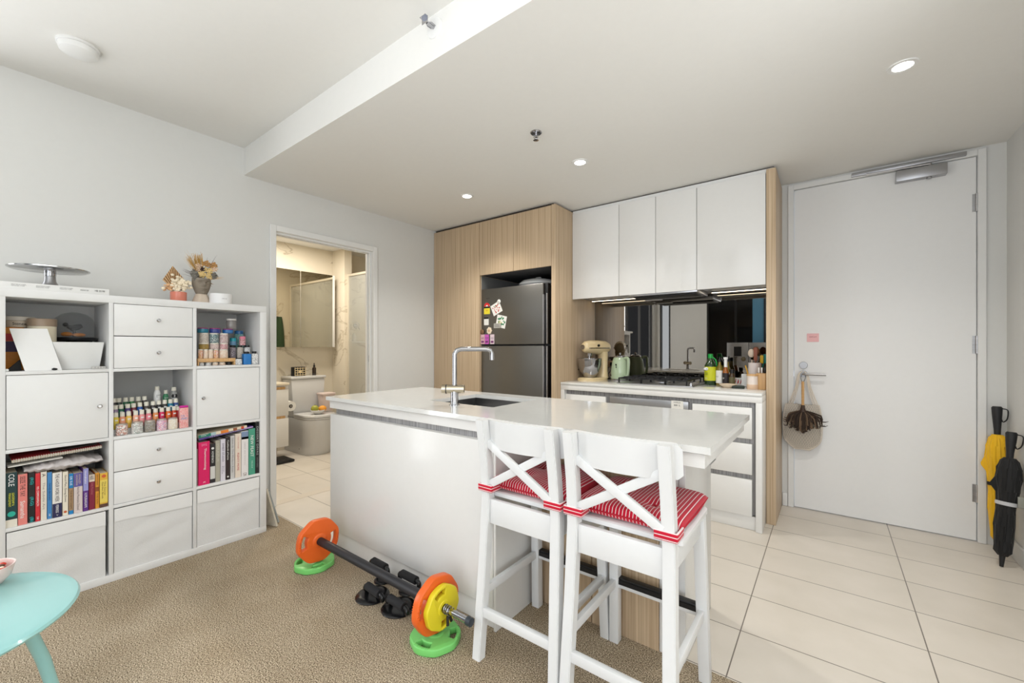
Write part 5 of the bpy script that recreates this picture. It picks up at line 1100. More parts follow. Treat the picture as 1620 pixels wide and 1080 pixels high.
# ------------------------------------------------------------------ bar stools
def stool(label):
    t = thing('bar_stool', label, 'bar stool', group='white cross back bar stools')
    # origin: centre of the footprint on the carpet, back towards -Y
    hw, yf, yr = .172, .205, -.205; SH_ = .615
    def leg(sx, yb_, yt, xt, zt, w=.019):
        b = [(sx*hw-w, yb_-w, 0), (sx*hw+w, yb_-w, 0), (sx*hw+w, yb_+w, 0), (sx*hw-w, yb_+w, 0)]
        a = [(sx*xt-w, yt-w, zt), (sx*xt+w, yt-w, zt), (sx*xt+w, yt+w, zt), (sx*xt-w, yt+w, zt)]
        return MB().hexa(b+a, bev=.003)
    for sx in (-1, 1):
        lg = leg(sx, yf, .175, .158, SH_-.001).build('leg', PAINTW, t)
        MB().lathe([(.016, 0), (.015, .003), (0, .003)], T(sx*hw, yf, -.0)).build('foot_pad', BLACK, lg)
    for sx in (-1, 1):
        w = .019; cs_ = []
        for y, z, x in ((yr, 0, hw), (-.180, .35, .163), (-.165, SH_, .158), (-.178, .76, .156), (-.205, .925, .155)):
            cs_.append([(sx*x-w, y-w, z), (sx*x+w, y-w, z), (sx*x+w, y+w, z), (sx*x-w, y+w, z)])
        m = MB().loft(cs_); bmesh.ops.bevel(m.bm, geom=[e for e in m.bm.edges if abs((e.verts[0].co-e.verts[1].co).z) > .1], offset=.003, segments=2, affect='EDGES')
        lg = m.build('leg', PAINTW, t)
        MB().lathe([(.016, 0), (.015, .003), (0, .003)], T(sx*hw, yr, -.0)).build('foot_pad', BLACK, lg)
    # seat with rounded front
    lo = []
    for z, g in ((SH_, -.006), (SH_+.004, 0), (SH_+.018, 0), (SH_+.022, -.006)):
        pts = []
        for cx_, cy_, a0 in ((.152, .165, 0), (-.152, .165, 90), (-.172, -.130, 180), (.172, -.130, 270)):
            r = .035 if cy_ > 0 else .015
            for k in range(5): a = math.radians(a0+22.5*k); pts.append((cx_+(r+g)*math.cos(a), cy_+(r+g)*math.sin(a), z))
        lo.append(pts)
    MB().loft(lo).build('seat', PAINTW, t)
    for n_, a in (('apron', (-.139, .139, -.176, -.158, SH_-.095, SH_-.001)), ('apron', (-.139, .139, .168, .186, SH_-.075, SH_-.001)), ('apron', (-.168, -.150, -.144, .155, SH_-.075, SH_-.001)), ('apron', (.150, .168, -.144, .155, SH_-.075, SH_-.001))):
        BX(*a, bev=.002).build(n_, PAINTW, t)
    BX(-.150, .150, -.206, -.186, .165, .200, bev=.002).build('stretcher', PAINTW, t)
    for sx in (-1, 1): BX(sx*.166-.009, sx*.166+.009, -.176, .180, .235, .268, bev=.002).build('stretcher', PAINTW, t)
    st_ = BX(-.150, .150, .182, .206, .235, .268, bev=.002).build('stretcher', PAINTW, t)
    mt = BX(-.151, .151, .180, .2085, .268, .276, bev=.002).box(-.151, .151, .2065, .209, .245, .268).box(-.151, .151, .1795, .182, .250, .268).build('footrest_strip', BLACK, st_); mt['label'] = 'black metal footrest strip'
    # back: curved top rail on the seat side of the posts
    def rail(i, j):
        x = -.191+.382*i; c = (x/.191)**2; top = .925-.004*c; bot = .815+.0*c
        e = .014*max(0, (abs(x)-.171)/.02)**2
        z = bot+e+(top-bot-2*e)*j; y = -.198-.012*j+.050*c
        return Vector((x, y, z))
    MB().grid(rail, 28, 6, thick=.020).build('top_rail', PAINTW, t, ang=50)
    for sg in (1, -1):
        a = Vector((-.142*sg, -.172, SH_+.055)); b = Vector((.142*sg, -.186, .835)); d_ = (b-a); L = d_.length
        q = Matrix.Translation((a+b)/2+Vector((0, .004*sg, 0))) @ RY(-math.atan2(d_.z, d_.x))
        MB().box(-L/2, L/2, -.008, .008, -.015, .015, bev=.002, M=q).build('cross_brace', PAINTW, t)
    return t
def cushion(label):
    o = thing('seat_cushion', label, 'cushion', group='striped red seat cushions'); z0 = .0; N = 40
    tufts = [(-.07, .065), (.07, .065), (-.07, -.065), (.07, -.065)]
    def prof(x, y):
        ex = max(0, 1-abs(x/.187)**7)*max(0, 1-abs((y)/.178)**7)
        d = sum(math.exp(-((x-a)**2+(y-b)**2)/.0009) for a, b in tufts)
        return ex, d
    def top(i, j):
        x = -.187+.374*i; y = -.178+.356*j; ex, d = prof(x, y)
        x2 = x*(1-.03*(1-ex)); y2 = y*(1-.03*(1-ex))
        return Vector((x2, y2, .022+.030*ex**.4-.014*min(1, d)))
    def bot(i, j):
        x = -.187+.374*i; y = -.178+.356*j; ex, d = prof(x, y)
        return Vector((x*(1-.03*(1-ex)), y*(1-.03*(1-ex)), .022-.021*ex**.3))
    m = MB().grid(top, N, N).grid(lambda i, j: bot(1-i, j), N, N); bmesh.ops.remove_doubles(m.bm, verts=m.bm.verts, dist=1e-5); bmesh.ops.recalc_face_normals(m.bm, faces=m.bm.faces)
    m.build('cushion_body', STRIPE, o, ang=80)
    MB().tube([(-.179, -.172, .022), (-.1, -.175, .022), (.1, -.175, .022), (.179, -.172, .022), (.184, .0, .022), (.179, .172, .022), (0, .175, .022), (-.179, .172, .022), (-.184, 0, .022), (-.179, -.172, .022)], .0028).build('piping', mk('piping_red', (176, 20, 42), .8), o)
    for a, b in tufts: MB().sph((a, b, .041), (.006, .006, .003), 10).build('tuft_button', mk('piping_red', (0, 0, 0)), o)
    for sx in (-1, 1):
        xa, xb = sx*.118, sx*.186
        MB().box(min(xa, xb), max(xa, xb), -.229, -.224, .006, .034, bev=.002).box(min(sx*.181, sx*.187), max(sx*.181, sx*.187), -.226, -.165, .006, .034, bev=.002).box(min(sx*.118, sx*.123), max(sx*.118, sx*.123), -.226, -.170, .006, .034, bev=.002).build('tie_strap', STRIPE_TIE, o)
    return o
for lab, cl_, x, y, rz in (('white wooden cross back bar stool further from the entry door, beside the barbell', 'red striped cushion on the stool beside the barbell', -.912, 1.420, .0),
                      ('white wooden cross back bar stool at the right, nearer the tiled floor', 'red striped cushion on the stool nearer the tiled floor', -.528, 1.420, 0)):
    t = stool(lab); t.location = (x, y, 0.0005); t.rotation_euler.z = rz
    c_ = cushion(cl_); c_.location = (x, y+.036, .6385+.0005); c_.rotation_euler.z = rz

# ------------------------------------------------------------------ barbell and weights
def roundpoly(R, n, ph, cr=.28, seg=4):
    P_ = [Vector((R*math.cos(ph+2*math.pi*i/n), R*math.sin(ph+2*math.pi*i/n))) for i in range(n)]; out = []
    for i in range(n):
        p0, p1, p2 = P_[i-1], P_[i], P_[(i+1) % n]; a = p1+(p0-p1)*cr; b = p1+(p2-p1)*cr
        for k in range(seg+1):
            t = k/seg; out.append(tuple(a*(1-t)**2+p1*2*t*(1-t)+b*t*t))
    return out
def kidney(r0, r1, a0, a1, n=10):
    o_ = [(r1*math.cos(a0+(a1-a0)*i/n), r1*math.sin(a0+(a1-a0)*i/n)) for i in range(n+1)]
    i_ = [(r0*math.cos(a1-(a1-a0)*i/n), r0*math.sin(a1-(a1-a0)*i/n)) for i in range(n+1)]
    return o_+i_
def plate(name, label, R, h, rgb, mname, group, holes=2, bore=.0145):
    o = thing(name, label, 'weight plate', group=group); m = mk(mname, rgb, .42, coat=.1)
    ph = math.pi/8; hs = [kidney(R*.56, R*.80, a-.42, a+.42) for a in ((0, math.pi) if holes == 2 else (math.pi/2, math.pi*7/6, math.pi*11/6))]
    hs.append([(bore*math.cos(2*math.pi*i/20), bore*math.sin(2*math.pi*i/20)) for i in range(20)])
    pm = MB().shape(roundpoly(R, 8, ph), hs, h, .005)
    rg = MB()
    for s in (-1, 1):
        z = s*h/2
        rg.lathe([(bore+.001, z-s*.002), (bore+.002, z+s*.003), (R*.30, z+s*.003), (R*.34, z-s*.002)], cap=False)
        for a in ((0, math.pi) if holes == 2 else (math.pi/2, math.pi*7/6, math.pi*11/6)):
            for k in range(-4, 5):
                an = a+k*.085; M4 = RZ(an) @ T(R*.875, 0, z); rg.box(-R*.05, R*.05, -.0022, .0022, -.001, .0018, bev=.0008, M=M4, seg=1)
    me_ = bpy.data.meshes.new('t'); rg.bm.to_mesh(me_); rg.bm.free(); pm.bm.from_mesh(me_); pm.build('plate_body', m, o, ang=50); return o
def text_on(o, s, z, r, ln): text(s, o, mk('ink_emboss', (214, 90, 30), .6), (0, r, z), (1, 0, 0), (0, 1, 0), ln)
ORG = (232, 102, 34); GRN = (122, 206, 112); YEL = (226, 208, 40)
by, bz = 1.178, .153
xl, xr = -2.222, -1.285
gl = plate('weight_plate', 'green octagonal weight plate flat on the carpet under the far orange plate', .108, .030, GRN, 'rubber_green', 'green weight plates lying on the carpet', 3)
gl.location = (-2.262, 1.180, .0165); gl.rotation_euler.z = .3
gr = plate('weight_plate', 'green octagonal weight plate flat on the carpet under the near orange and yellow plates', .108, .030, GRN, 'rubber_green', 'green weight plates lying on the carpet', 3)
gr.location = (-1.290, 1.180, .0165); gr.rotation_euler.z = 1.2
o1 = plate('weight_plate', 'orange weight plate on the far end of the barbell', .121, .034, ORG, 'rubber_orange', 'orange weight plates on the barbell'); o1.location = (xl, by, bz+.0005)
o2 = plate('weight_plate', 'orange weight plate on the near end of the barbell, beside the yellow one', .121, .034, ORG, 'rubber_orange', 'orange weight plates on the barbell'); o2.location = (xr, by, bz+.0005)
y1 = plate('weight_plate', 'small yellow weight plate outermost on the near end of the barbell', .092, .026, YEL, 'rubber_yellow', None); y1.location = (xr+.034, by, bz)
for o_, an in ((o1, 1.45), (o2, 1.35), (y1, .25)): o_.rotation_mode = 'QUATERNION'; o_.rotation_quaternion = (RY(H) @ RZ(an)).to_quaternion()
bar = thing('barbell_bar', 'black foam covered barbell bar with chrome ends lying beside the island', 'barbell', (-1.75, by, bz))
MB().cyl((xl+1.75+.024, 0, 0), (xr+1.75-.024, 0, 0), .0205, seg=24).build('foam_sleeve', mk('sleeve_black', (36, 36, 40), .5), bar)
MB().cyl((xl+1.75-.10, 0, 0), (xl+1.75+.023, 0, 0), .0125).cyl((xr+1.75-.023, 0, 0), (-1.110+1.75, 0, 0), .0125).build('chrome_shaft', CHROME, bar)
MB().cyl((-1.109+1.75, 0, 0), (-1.088+1.75, 0, 0), .0165).build('end_cap', mk('cap_slate', (46, 54, 62), .4), bar)
MB().cyl((xl+1.75-.121, 0, 0), (xl+1.75-.101, 0, 0), .0165).build('end_cap', mk('cap_slate', (46, 54, 62), .4), bar)
cp = thing('spring_collar', 'chrome spring collar with black grips outside the yellow plate', 'collar', (xr+.055, by, bz))
m = MB()
pts = [(.0+.0025*k/3, .0165*math.cos(k*.5), .0165*math.sin(k*.5)) for k in range(40)]
m.tube(pts, .0022, seg=6).build('spring', CHROME, cp)
MB().cyl((.012, .010, -.018), (.016, .018, -.052), .006).build('grip', BLACK, cp); MB().cyl((.022, -.008, -.018), (.028, -.014, -.05), .006).build('grip', BLACK, cp)
# push-up handles
def handle(label, x, y, rz, h=.085, base_r=.078, off=(0, 0)):
    o = thing('push_up_handle', label, 'push-up handle', (x, y, .0005), rz, 'black push-up handles')
    GB = mk('gloss_black', (20, 20, 22), .25); ox, oy = off
    MB().lathe([(base_r, 0), (base_r+.002, .004), (base_r-.004, .010), (base_r*.6, .014), (0, .015)], seg=36).build('base_disc', GB, o)
    MB().tube([(-.045, 0, .012), (-.058+ox*.3, oy*.3, .03), (-.070+ox, oy, h-.02), (-.055+ox, oy, h), (.055+ox, oy, h), (.072+ox, oy, h-.02), (.064+ox*.3, oy*.3, .03), (.045, 0, .012)] if base_r > .06 else [(-.025, 0, .012), (-.058+ox*.3, oy*.3, .03), (-.070+ox, oy, h-.02), (-.055+ox, oy, h), (.055+ox, oy, h), (.072+ox, oy, h-.02), (.058+ox*.3, oy*.3, .03), (.025, 0, .012)], .0105, smooth=4, seg=12).build('frame', GB, o)
    MB().cyl((-.052+ox, oy, h), (.052+ox, oy, h), .0185, seg=20).build('foam_grip', FOAM, o); return o
handle('black push-up handle on round base in front, nearer the far end of the barbell', -1.762, 1.205, -.05, .075, off=(.075, -.04))
handle('black push-up handle on round base in front, nearer the stools', -1.582, 1.222, -.02, .075, off=(.06, -.055))
handle('black push-up handle behind the bar against the island, the farther one', -1.835, 1.318, -.02, .105, .044, off=(.02, -.035))
handle('black push-up handle behind the bar against the island, the nearer one', -1.652, 1.332, .0, .105, .044, off=(.05, -.035))

# ------------------------------------------------------------------ mint table and food bowl
tx, ty_ = -1.915, -.095
MINT = mk('mint_gloss', (156, 208, 206), .2, coat=.5)
t = thing('side_table', 'round glossy mint three legged side table at the bottom left', 'table', (tx, ty_, 0))
MB().lathe([(0, .425), (.26, .425), (.300, .430), (.322, .440), (.325, .446), (.320, .452), (.300, .455), (0, .452)], seg=80).build('tabletop', MINT, t)
for a in (math.radians(104), math.radians(224), math.radians(344)):
    cx_, sx_ = math.cos(a), math.sin(a); lo = []
    for r, z, w, th in ((.175, .424, .085, .03), (.195, .40, .070, .032), (.225, .34, .050, .034), (.26, .22, .040, .034), (.285, .10, .034, .030), (.30, 0, .028, .026)):
        lo.append([(r*cx_+th*.5*math.cos(q_)*cx_*1.0-w*.5*math.sin(q_)*sx_, r*sx_+th*.5*math.cos(q_)*sx_+w*.5*math.sin(q_)*cx_, z) for q_ in [2*math.pi*k/18 for k in range(18)]])
    MB().loft(lo).build('leg', MINT, t)
bc_ = onz(-22, 928, .455)
b = thing('food_bowl', 'pale pink bowl of food at the left edge of the mint table', 'bowl', (bc_.x, bc_.y, .4555))
MB().lathe([(.030, 0), (.034, .003), (.052, .025), (.060, .055), (.0605, .060), (.057, .059), (.048, .028), (0, .020)], seg=40, cap=False).build('bowl', mk('bowl_pink', (236, 206, 200), .25, coat=.3), b)
for nm, c_, n in (('tomato_piece', (206, 60, 40), 14), ('rice_bit', (232, 220, 198), 22), ('mushroom_piece', (90, 64, 50), 8)):
    m = MB()
    for i in range(n):
        a = rr.uniform(0, 6.28); r_ = .044*rr.random()**.5; m.sph((r_*math.cos(a), r_*math.sin(a), .046+rr.uniform(-.002, .006)), (rr.uniform(.006, .011), rr.uniform(.006, .010), .006), 8)
    m = m.build(nm, mk(nm, c_, .5), b); m['kind'] = 'stuff'

# ------------------------------------------------------------------ umbrellas in the corner
def umbrella(name, label, tip, top, rgb, mn, rmax, seed, handle_len=.11, band='left'):
    tip, top = Vector(tip), Vector(top); o = thing(name, label, 'umbrella', tip)
    d = (top-tip); L = d.length; d.normalize(); q = Vector((0, 0, 1)).rotation_difference(d).to_matrix().to_4x4()
    r2 = random.Random(seed); n = 64; lo = []
    F_ = 8
    prof = [(.085, .018), (.12, .034), (.20, rmax*.72), (.32, rmax*.80), (.42, rmax*.78), (.50, rmax*.74), (.60, rmax*.92), (.70, rmax), (.78, rmax*.95), (.84, rmax*.70), (.865, .022)]
    for k, (t_, r) in enumerate(prof):
        lp = []
        for i in range(n):
            a = 2*math.pi*i/n; tw = t_*5.0
            rr_ = r*(1+.20*((((a+tw)*F_/(2*math.pi)) % 1)-.5)+.05*math.sin(3*a+seed+t_*9))
            lp.append((rr_*math.cos(a), rr_*math.sin(a), t_*L*.93))
        lo.append(lp)
    MB().loft(lo, M=q).build('canopy', mk(mn, rgb, .7, sheen=.1, noise=.06, nscale=30), o, ang=35)
    hl = L*.865*.93
    MB().cyl((0, 0, 0), (0, 0, L*.085), .008, .013).build('ferrule', BLACK, o).matrix_local = q
    MB().lathe([(.014, hl-.004), (.015, hl+.03), (.021, L-.05), (.023, L-.008), (.018, L), (0, L)], M=q).build('handle', mk('handle_rubber', (30, 30, 32), .55), o)
    MB().tube([(.018, 0, L-.012), (.045, 0, L-.02), (.040, .005, L-.07), (.024, .004, L-.09), (.018, 0, L-.075)], .003, smooth=5, M=q @ RZ(-.6)).build('wrist_strap', BLACK, o)
    zb_ = L*.93*.50; rb_ = rmax*.86
    MB().lathe([(rb_, zb_-.010), (rb_+.001, zb_), (rb_, zb_+.010)], cap=False, M=q).build('tie_band', MATBLACK if seed == 1 else mk('band_reflect', (196, 196, 198), .4), o)
    # loose corner of cloth
    s_ = -1
    MB().hexa([(s_*rmax*.5, -.01, L*.50), (s_*rmax*.5, .01, L*.50), (s_*rmax*.55, .008, L*.72), (s_*rmax*.55, -.008, L*.72), (s_*rmax*1.35, -.012, L*.585), (s_*rmax*1.35, -.009, L*.585), (s_*rmax*1.38, -.009, L*.60), (s_*rmax*1.38, -.012, L*.60)], M=q @ RZ(-.15)).build('loose_flap', _M[mn], o, smooth=False)
    return o
tpY = ony(1580, 645, 3.715)
oy = umbrella('folded_umbrella', 'folded yellow umbrella with black handle leaning in the corner by the entry door', (.790, 3.655, .001), (.802, 3.752, .850), (236, 184, 22), 'umbrella_yellow', .050, 1)
ob = umbrella('folded_umbrella', 'folded black umbrella leaning in front of the yellow one by the white wall', (.755, 3.455, .001), (.815, 3.555, .730), (15, 15, 16), 'umbrella_black', .048, 2)
MB().box(-.012, .012, -.004, .004, -.03, .03, bev=.002).build('label_tag', mk('tag_grey', (150, 150, 140), .5), ob).location = (.075, .02, .36)

# ------------------------------------------------------------------ net bag and feather duster on the door handle
BSC = 1.43
bag = thing('net_bag', 'cream string net bag hanging from the entry door handle', 'bag', (hp.x, YB-.045, hp.z))
bag.scale = (1.32, 1.2, BSC)
NET = mk('cotton_string', (216, 206, 192), .9)
m = MB()
def bagp(th, k):   # k 0 top .. 1 bottom
    w = .092*math.sin(math.pi*(.30+.42*k))**.8*(1 if k < .75 else 1-.55*((k-.75)/.25)**2); dpt = .032*math.sin(math.pi*min(.95, .2+.75*k))
    return Vector((w*math.cos(th)-.004, -.0+dpt*math.sin(th)*.8-.004, -.155-.235*k))
NN, KK = 40, 22
for i in range(NN):
    for s in (1, -1):
        m.tube([tuple(bagp(2*math.pi*(i+s*k*.5)/NN, k/KK)) for k in range(0, KK+1, 1)], .0013, seg=4)
m.build('net_body', NET, bag)
def clothf(i, j): p_ = bagp(2*math.pi*i, .02+.96*j); return Vector((p_.x*.93, p_.y*.9, p_.z+.003))
MB().grid(clothf, 32, 14).build('inner_cloth', mk('cotton_cloth', (186, 178, 166), .9, noise=.08, nscale=60), bag)
for s in (-1, 1):
    m = MB()
    for dx in (-.005, 0, .005): m.tube([(s*.004, 0, .014), (s*.020+dx*.6, -.003, -.004), (s*.028+dx, -.006, -.06), (s*.045+dx*1.6, -.006, -.12), (s*.060+dx*2, -.004, -.165)], .0028, smooth=3, seg=6)
    m.build('strap', NET, bag)
du = thing('feather_duster', 'brown feather duster with bamboo handle hanging in front of the net bag', 'feather duster', (hp.x+.002, YB-.135, hp.z)); du.scale = (1.12, 1, 1.3)
MB().tube([(-.008, .085, -.002), (-.012, .03, -.02), (0, 0, -.042), (.012, .03, -.02), (.010, .085, -.002)], .0016, smooth=4).build('hanging_loop', BLACK, du)
hm = MB()
for k in range(7): hm.lathe([(.0075, 0), (.0085, .002), (.0078, .016), (.0085, .0185)], T(0, 0, -.170+k*.0190))
hm.build('bamboo_handle', LWOOD, du)
MB().lathe([(.018, -.205), (.012, -.185), (.010, -.168), (0, -.166)]).build('ferrule', mk('leather_brown', (60, 42, 32), .5), du)
r2 = random.Random(4); m = MB(); m3 = MB()
for i in range(260):
    a = r2.uniform(0, 2*math.pi); sp_ = abs(r2.gauss(0, .55)); dx = math.cos(a)*sp_; dy = math.sin(a)*sp_*.35
    ln = r2.uniform(.06, .125); e = Vector((dx*.080, dy*.06-.004, -.20-ln*(1-.22*sp_))); e.x = max(-.085, min(.10, e.x)); e.y = min(.035, max(-.055, e.y))
    b_ = Vector((dx*.010, dy*.01, -.198)); mid = (b_+e)/2+Vector((dx*.022, dy*.01, .004))
    (m if i % 3 else m3).tube([tuple(b_), tuple(mid), tuple(e), tuple(e+Vector((dx*.02, 0, .006)))], [.002, .0052, .0038, .0008], seg=5, smooth=2)
m.build('feathers', mk('feather_dark', (52, 40, 32), .9, noise=.3, nscale=150), du)['kind'] = 'stuff'
m3.build('feathers', mk('feather_light', (104, 84, 66), .9, noise=.3, nscale=150), du)['kind'] = 'stuff'

# ------------------------------------------------------------------ bathroom
BW = mk('bath_white', (224, 222, 218), .2, coat=.3)
v_ = thing('vanity_cabinet', 'wall hung white bathroom vanity with wooden finger grips', 'vanity', (-4.6, 2.12, .15))
VY = 2.118
boxp(v_, XB+.002, -4.618, 1.20, VY, .15, .80, 'carcass', BW)
zg1 = onx(446, 614, -4.6).z; zg2 = onx(446, 660, -4.6).z
boxp(v_, -4.617, -4.60, 1.201, VY-.002, zg1-.004-.0, .80, 'top_front', BW) if 0 else None
boxp(v_, -4.617, -4.600, 1.201, VY-.001, .151, zg2-.014, 'drawer', BW)
boxp(v_, -4.617, -4.600, 1.201, VY-.001, zg2+.014, zg1-.014, 'drawer', BW)
for z in (zg1, zg2): boxp(v_, -4.617, -4.603, 1.201, VY-.035, z-.013, z+.013, 'finger_grip', LWOOD, .001)
boxp(v_, XB+.002, -4.59, 1.19, VY+.004, .801, .826, 'stone_top', mk('vanity_stone', (226, 214, 192), .2))
mc = thing('mirror_cabinet', 'two door mirrored wall cabinet above the toilet and vanity', 'cabinet', (-4.95, 2.8, 1.2))
ym0, ymr = 1.30, 2.835; ysp = yu(475, -4.95)
boxp(mc, XB+.001, -4.956, ym0, ymr, 1.207, 2.10, 'carcass', BW)
boxp(mc, -4.955, -4.94, ym0, ysp-.004, 1.207, 2.10, 'mirror_door', MIRROR, 0)
boxp(mc, -4.955, -4.94, ysp+.004, ymr-.03, 1.207, 2.10, 'mirror_door', MIRROR, 0)
boxp(mc, -4.955, -4.938, ymr-.028, ymr, 1.207, 2.10, 'edge_strip', BW, .001)
# toilet
TO = thing('toilet', 'white close coupled toilet with square cistern beside the vanity', 'toilet', (-4.75, 2.47, 0))
CT = mk('toilet_ceramic', (206, 206, 206), .12, coat=.5)
x0, xq = XB+.004+4.75, -4.87+4.75
MB().hexa([(x0, -.19, .40), (xq, -.175, .40), (xq, .175, .40), (x0, .19, .40), (x0, -.200, .835), (xq, -.200, .835), (xq, .200, .835), (x0, .200, .835)], bev=.012).build('cistern', CT, TO)
MB().box(x0, xq+.012, -.208, .208, .836, .868, bev=.008).build('cistern_lid', CT, TO)
MB().lathe([(.022, .868), (.022, .873), (0, .874)], T(-.24, 0, 0)).build('flush_button', CHROME, TO)
def D(xb, xf, w, z, n=16): return [(xb, -w, z)]+[(xf-w+w*math.cos(-H+math.pi*i/n)*1.0, w*math.sin(-H+math.pi*i/n), z) for i in range(n+1)]+[(xb, w, z)]
MB().loft([D(x0, .20, .165, 0), D(x0, .21, .17, .10), D(x0, .255, .178, .28), D(x0, .27, .182, .385), D(x0, .265, .178, .398)]).build('pan', CT, TO)
MB().loft([D(-.10, .270, .180, .401), D(-.10, .275, .183, .405), D(-.10, .275, .183, .414), D(-.10, .270, .180, .418)]).build('seat_ring', CT, TO)
ld_ = MB().loft([D(-.105, .270, .182, .421), D(-.105, .275, .185, .426), D(-.105, .272, .183, .444), D(-.10, .262, .175, .450)]).build('seat_lid', CT, TO)
MB().sph((.0, -.166, .06), (.008, .006, .006)).build('bolt_cap', BLACK, TO)
# items on the cistern and lid
pp = onx(472, 594, -4.97); o = thing('tissue_box', 'black cube with cream lattice pattern on the toilet cistern', 'box', (-4.97, pp.y, .8685))
BX(-.045, .045, -.065, .065, 0, .105, bev=.003).build('carton', MATBLACK, o)
m = MB()
for k in range(5): m.box(.0452, .0462, -.060+k*.03-.003, -.060+k*.03+.003, .004, .101)
for k in range(4): m.box(.0452, .0463, -.062, .062, .010+k*.026, .016+k*.026)
m.box(.0452, .0466, -.018, .018, .035, .068, M=T(0, 0, 0)).build('lattice_print', mk('lattice_cream', (206, 186, 146), .6), o, smooth=False)
pp = onx(497, 594, -4.97); o = thing('dropper_bottle', 'small dark brown dropper bottle on the toilet cistern', 'bottle', (-4.97, pp.y, .8685))
MB().lathe([(.021, 0), (.022, .003), (.022, .085), (.010, .098), (0, .099)]).build('bottle_body', mk('brown_glass', (40, 26, 18), .15, coat=.5), o)
MB().lathe([(.011, .0995), (.011, .118), (.006, .122), (.005, .145), (0, .147)]).build('cap', BLACK, o)
fbz = .4505; fy = yu(503, -4.60)
fb2 = thing('fruit_bowl', 'small white bowl on the closed toilet lid holding fruit', 'bowl', (-4.60, fy, fbz))
MB().lathe([(.028, 0), (.032, .002), (.066, .030), (.078, .050), (.074, .050), (.061, .030), (.026, .006), (0, .005)], seg=32, cap=False).build('bowl', CER, fb2)
ap_ = thing('green_apple', 'green apple in the small white bowl', 'apple', (-4.60, fy-.036, fbz+.022))
MB().sph((0, 0, .042), (.041, .041, .040), 20).build('fruit', mk('apple_green', (158, 160, 62), .35, noise=.2, nscale=30), ap_); MB().tube([(0, 0, .079), (.003, 0, .093)], .002).build('stem', mk('stem_brown', (80, 56, 36), .8), ap_)
og = thing('orange', 'orange fruit in the small white bowl beside the apple', 'orange', (-4.598, fy+.052, fbz+.020))
MB().sph((0, 0, .036), (.040, .044, .035), 20).build('fruit', mk('orange_peel', (232, 158, 56), .5, bump=.2, bscale=300), og)
pk = thing('pink_tub', 'pale pink tapered tub on the back of the toilet lid', 'tub', (-4.77, yu(516, -4.77)+.0, .4505))
MB().hexa([(-.05, -.055, 0), (.05, -.055, 0), (.05, .055, 0), (-.05, .055, 0), (-.065, -.075, .19), (.065, -.075, .19), (.065, .075, .19), (-.065, .075, .19)], bev=.004).build('tub_body', mk('pale_pink', (216, 198, 192), .4), pk)
MB().box(-.072, .072, -.082, .082, .191, .215, bev=.005).build('rim', mk('pale_pink', (0, 0, 0)), pk)
tr_ = thing('toilet_roll', 'toilet paper roll mounted on the side of the vanity', 'toilet roll', (-4.74, VY+.0635, .56))
MB().lathe([(.020, -.05), (.055, -.05), (.055, .05), (.020, .05)], RY(H), seg=32, cap=False).build('paper_roll', mk('roll_paper', (230, 228, 222), .9), tr_)
MB().cyl((-.06, 0, 0), (.055, 0, 0), .009).tube([(-.06, 0, 0), (-.068, -.03, 0), (-.068, -.0628, 0)], .008).build('holder', CHROME, tr_)
bs = thing('bathroom_scale', 'flat black scale on the floor under the vanity', 'scale', (-4.62, 1.99, 0))
MB().box(-.12, .13, -.14, .14, .004, .026, bev=.006).build('platform', BLACK, bs)
for a in (-1, 1):
    for b_ in (-1, 1): MB().cyl((a*.09, b_*.11, 0), (a*.09, b_*.11, .005), .014).build('foot', BLACK, bs)
bn = thing('waste_bin', 'low beige basket under the bathroom vanity', 'bin', (-4.86, 2.02, .0))
MB().lathe([(.075, 0), (.080, .004), (.088, .125), (.083, .125), (.076, .006), (0, .006)], cap=False, seg=32).build('bin_body', mk('bin_beige', (186, 166, 136), .6), bn)
# shower screen and fittings
ss = thing('shower_screen', 'clear glass shower screen with pale metal frame beside the toilet', 'shower screen', (-4.10, 2.95, 0))
SYc = 2.95
boxp(ss, -4.80, -3.56, SYc-.004, SYc+.004, .03, 2.09, 'glass_pane', mk('shower_glass', (220, 224, 220), .03, alpha=.22, coat=.5), 0)
FRM = mk('frame_champagne', (214, 206, 190), .3, metal=.3)
boxp(ss, -4.829, -4.80, SYc-.014, SYc+.014, .0, 2.12, 'post', FRM)
boxp(ss, -3.56, -3.50, SYc-.014, SYc+.014, .0, 2.12, 'post', FRM) if 0 else boxp(ss, -3.56, -3.535, SYc-.014, SYc+.014, .0, 2.12, 'post', FRM)
boxp(ss, -4.80, -3.56, SYc-.014, SYc+.014, 2.091, 2.12, 'top_rail', FRM)
boxp(ss, -4.80, -3.56, SYc-.014, SYc+.014, 0, .029, 'bottom_rail', FRM)
sh = thing('shower_shelf', 'small white corner shelf inside the shower', 'shelf', (XB, 3.20, 1.265))
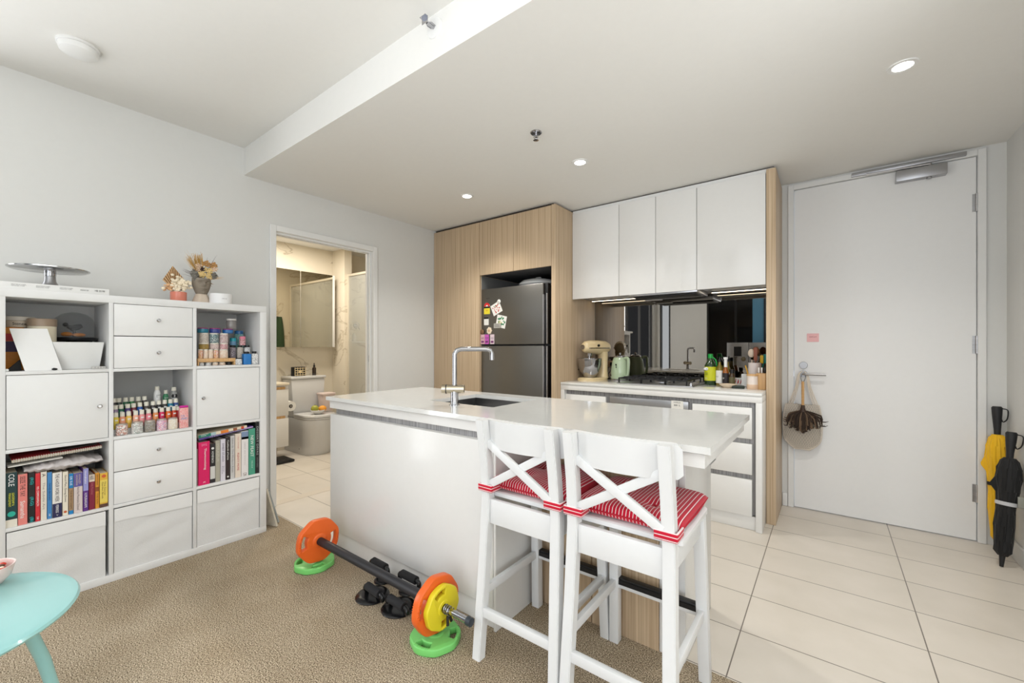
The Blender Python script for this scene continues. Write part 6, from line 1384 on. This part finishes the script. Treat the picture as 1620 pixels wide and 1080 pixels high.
MB().box(0, .11, -.13, .13, 0, .02, bev=.004).build('shelf_board', CER, sh)
o = tag(MB().lathe([(.030, 0), (.031, .07), (.016, .09), (.014, .105), (0, .105)]).build('shampoo_bottle', CER, loc=(XB+.06, 3.17, 1.2855)), 'white bottle on the small shower shelf', 'bottle')
o = thing('shower_mixer', 'chrome shower mixer knob on the tiled shower wall', 'tap', (XB, 3.24, 1.50))
MB().cyl((0, 0, 0), (.012, 0, 0), .045).cyl((.012, 0, 0), (.05, 0, 0), .022).tube([(.04, 0, 0), (.05, .02, -.06)], .007).build('mixer_body', CHROME, o)
# towel seen in the mirror, hanging on the inner wall beside the door
X2_ = XL-.105
# mirror image ray: u 448 at X=-4.94
def mirror_hit(u, v):
    d = ray(u, v); t_ = -4.94/d.x; p = CAM+d*t_; d2 = Vector((-d.x, d.y, d.z)); k = (X2_-p.x)/d2.x; return p+d2*k
th_ = mirror_hit(447, 500)
tw = thing('green_towel', 'dark green towel hanging on the inner bathroom wall, seen in the mirror', 'towel', (X2_, min(2.78, th_.y), 1.65))
def tf(i, j): return Vector((-.03-.012*math.sin(i*9+j)-.01*(1-j), (-.10+.20*i)*(1-.45*(1-abs(1-j))*0-.5*(j**3)*.6), -.55*(1-j)))
MB().grid(tf, 24, 16, thick=.012).build('towel_cloth', mk('towel_green', (60, 82, 58), .95, bump=.3, bscale=200), tw, ang=80)
MB().cyl((0, 0, -.005), (-.045, 0, .0), .008).sph((-.045, 0, 0), .012).build('hook', CHROME, tw)
# fridge-like grey cabinet and sofa-free back part of the room seen in the splashback mirror
g_ = thing('grey_cabinet', 'grey double door cabinet across the room, seen in the splashback mirror', 'cabinet', (-1.35, -1.9, 0))
MB().box(-.40, -.005, -.30, 0, 0, 1.30, bev=.004).build('door', STEEL, g_); MB().box(.005, .40, -.30, 0, 0, 1.30, bev=.004).build('door', STEEL, g_)
g_.location = (-1.30, -2.1, 0)
BX(-.27, -.13, .0, .003, 1.02, 1.22).build('display_panel', BLACK, g_, smooth=False)
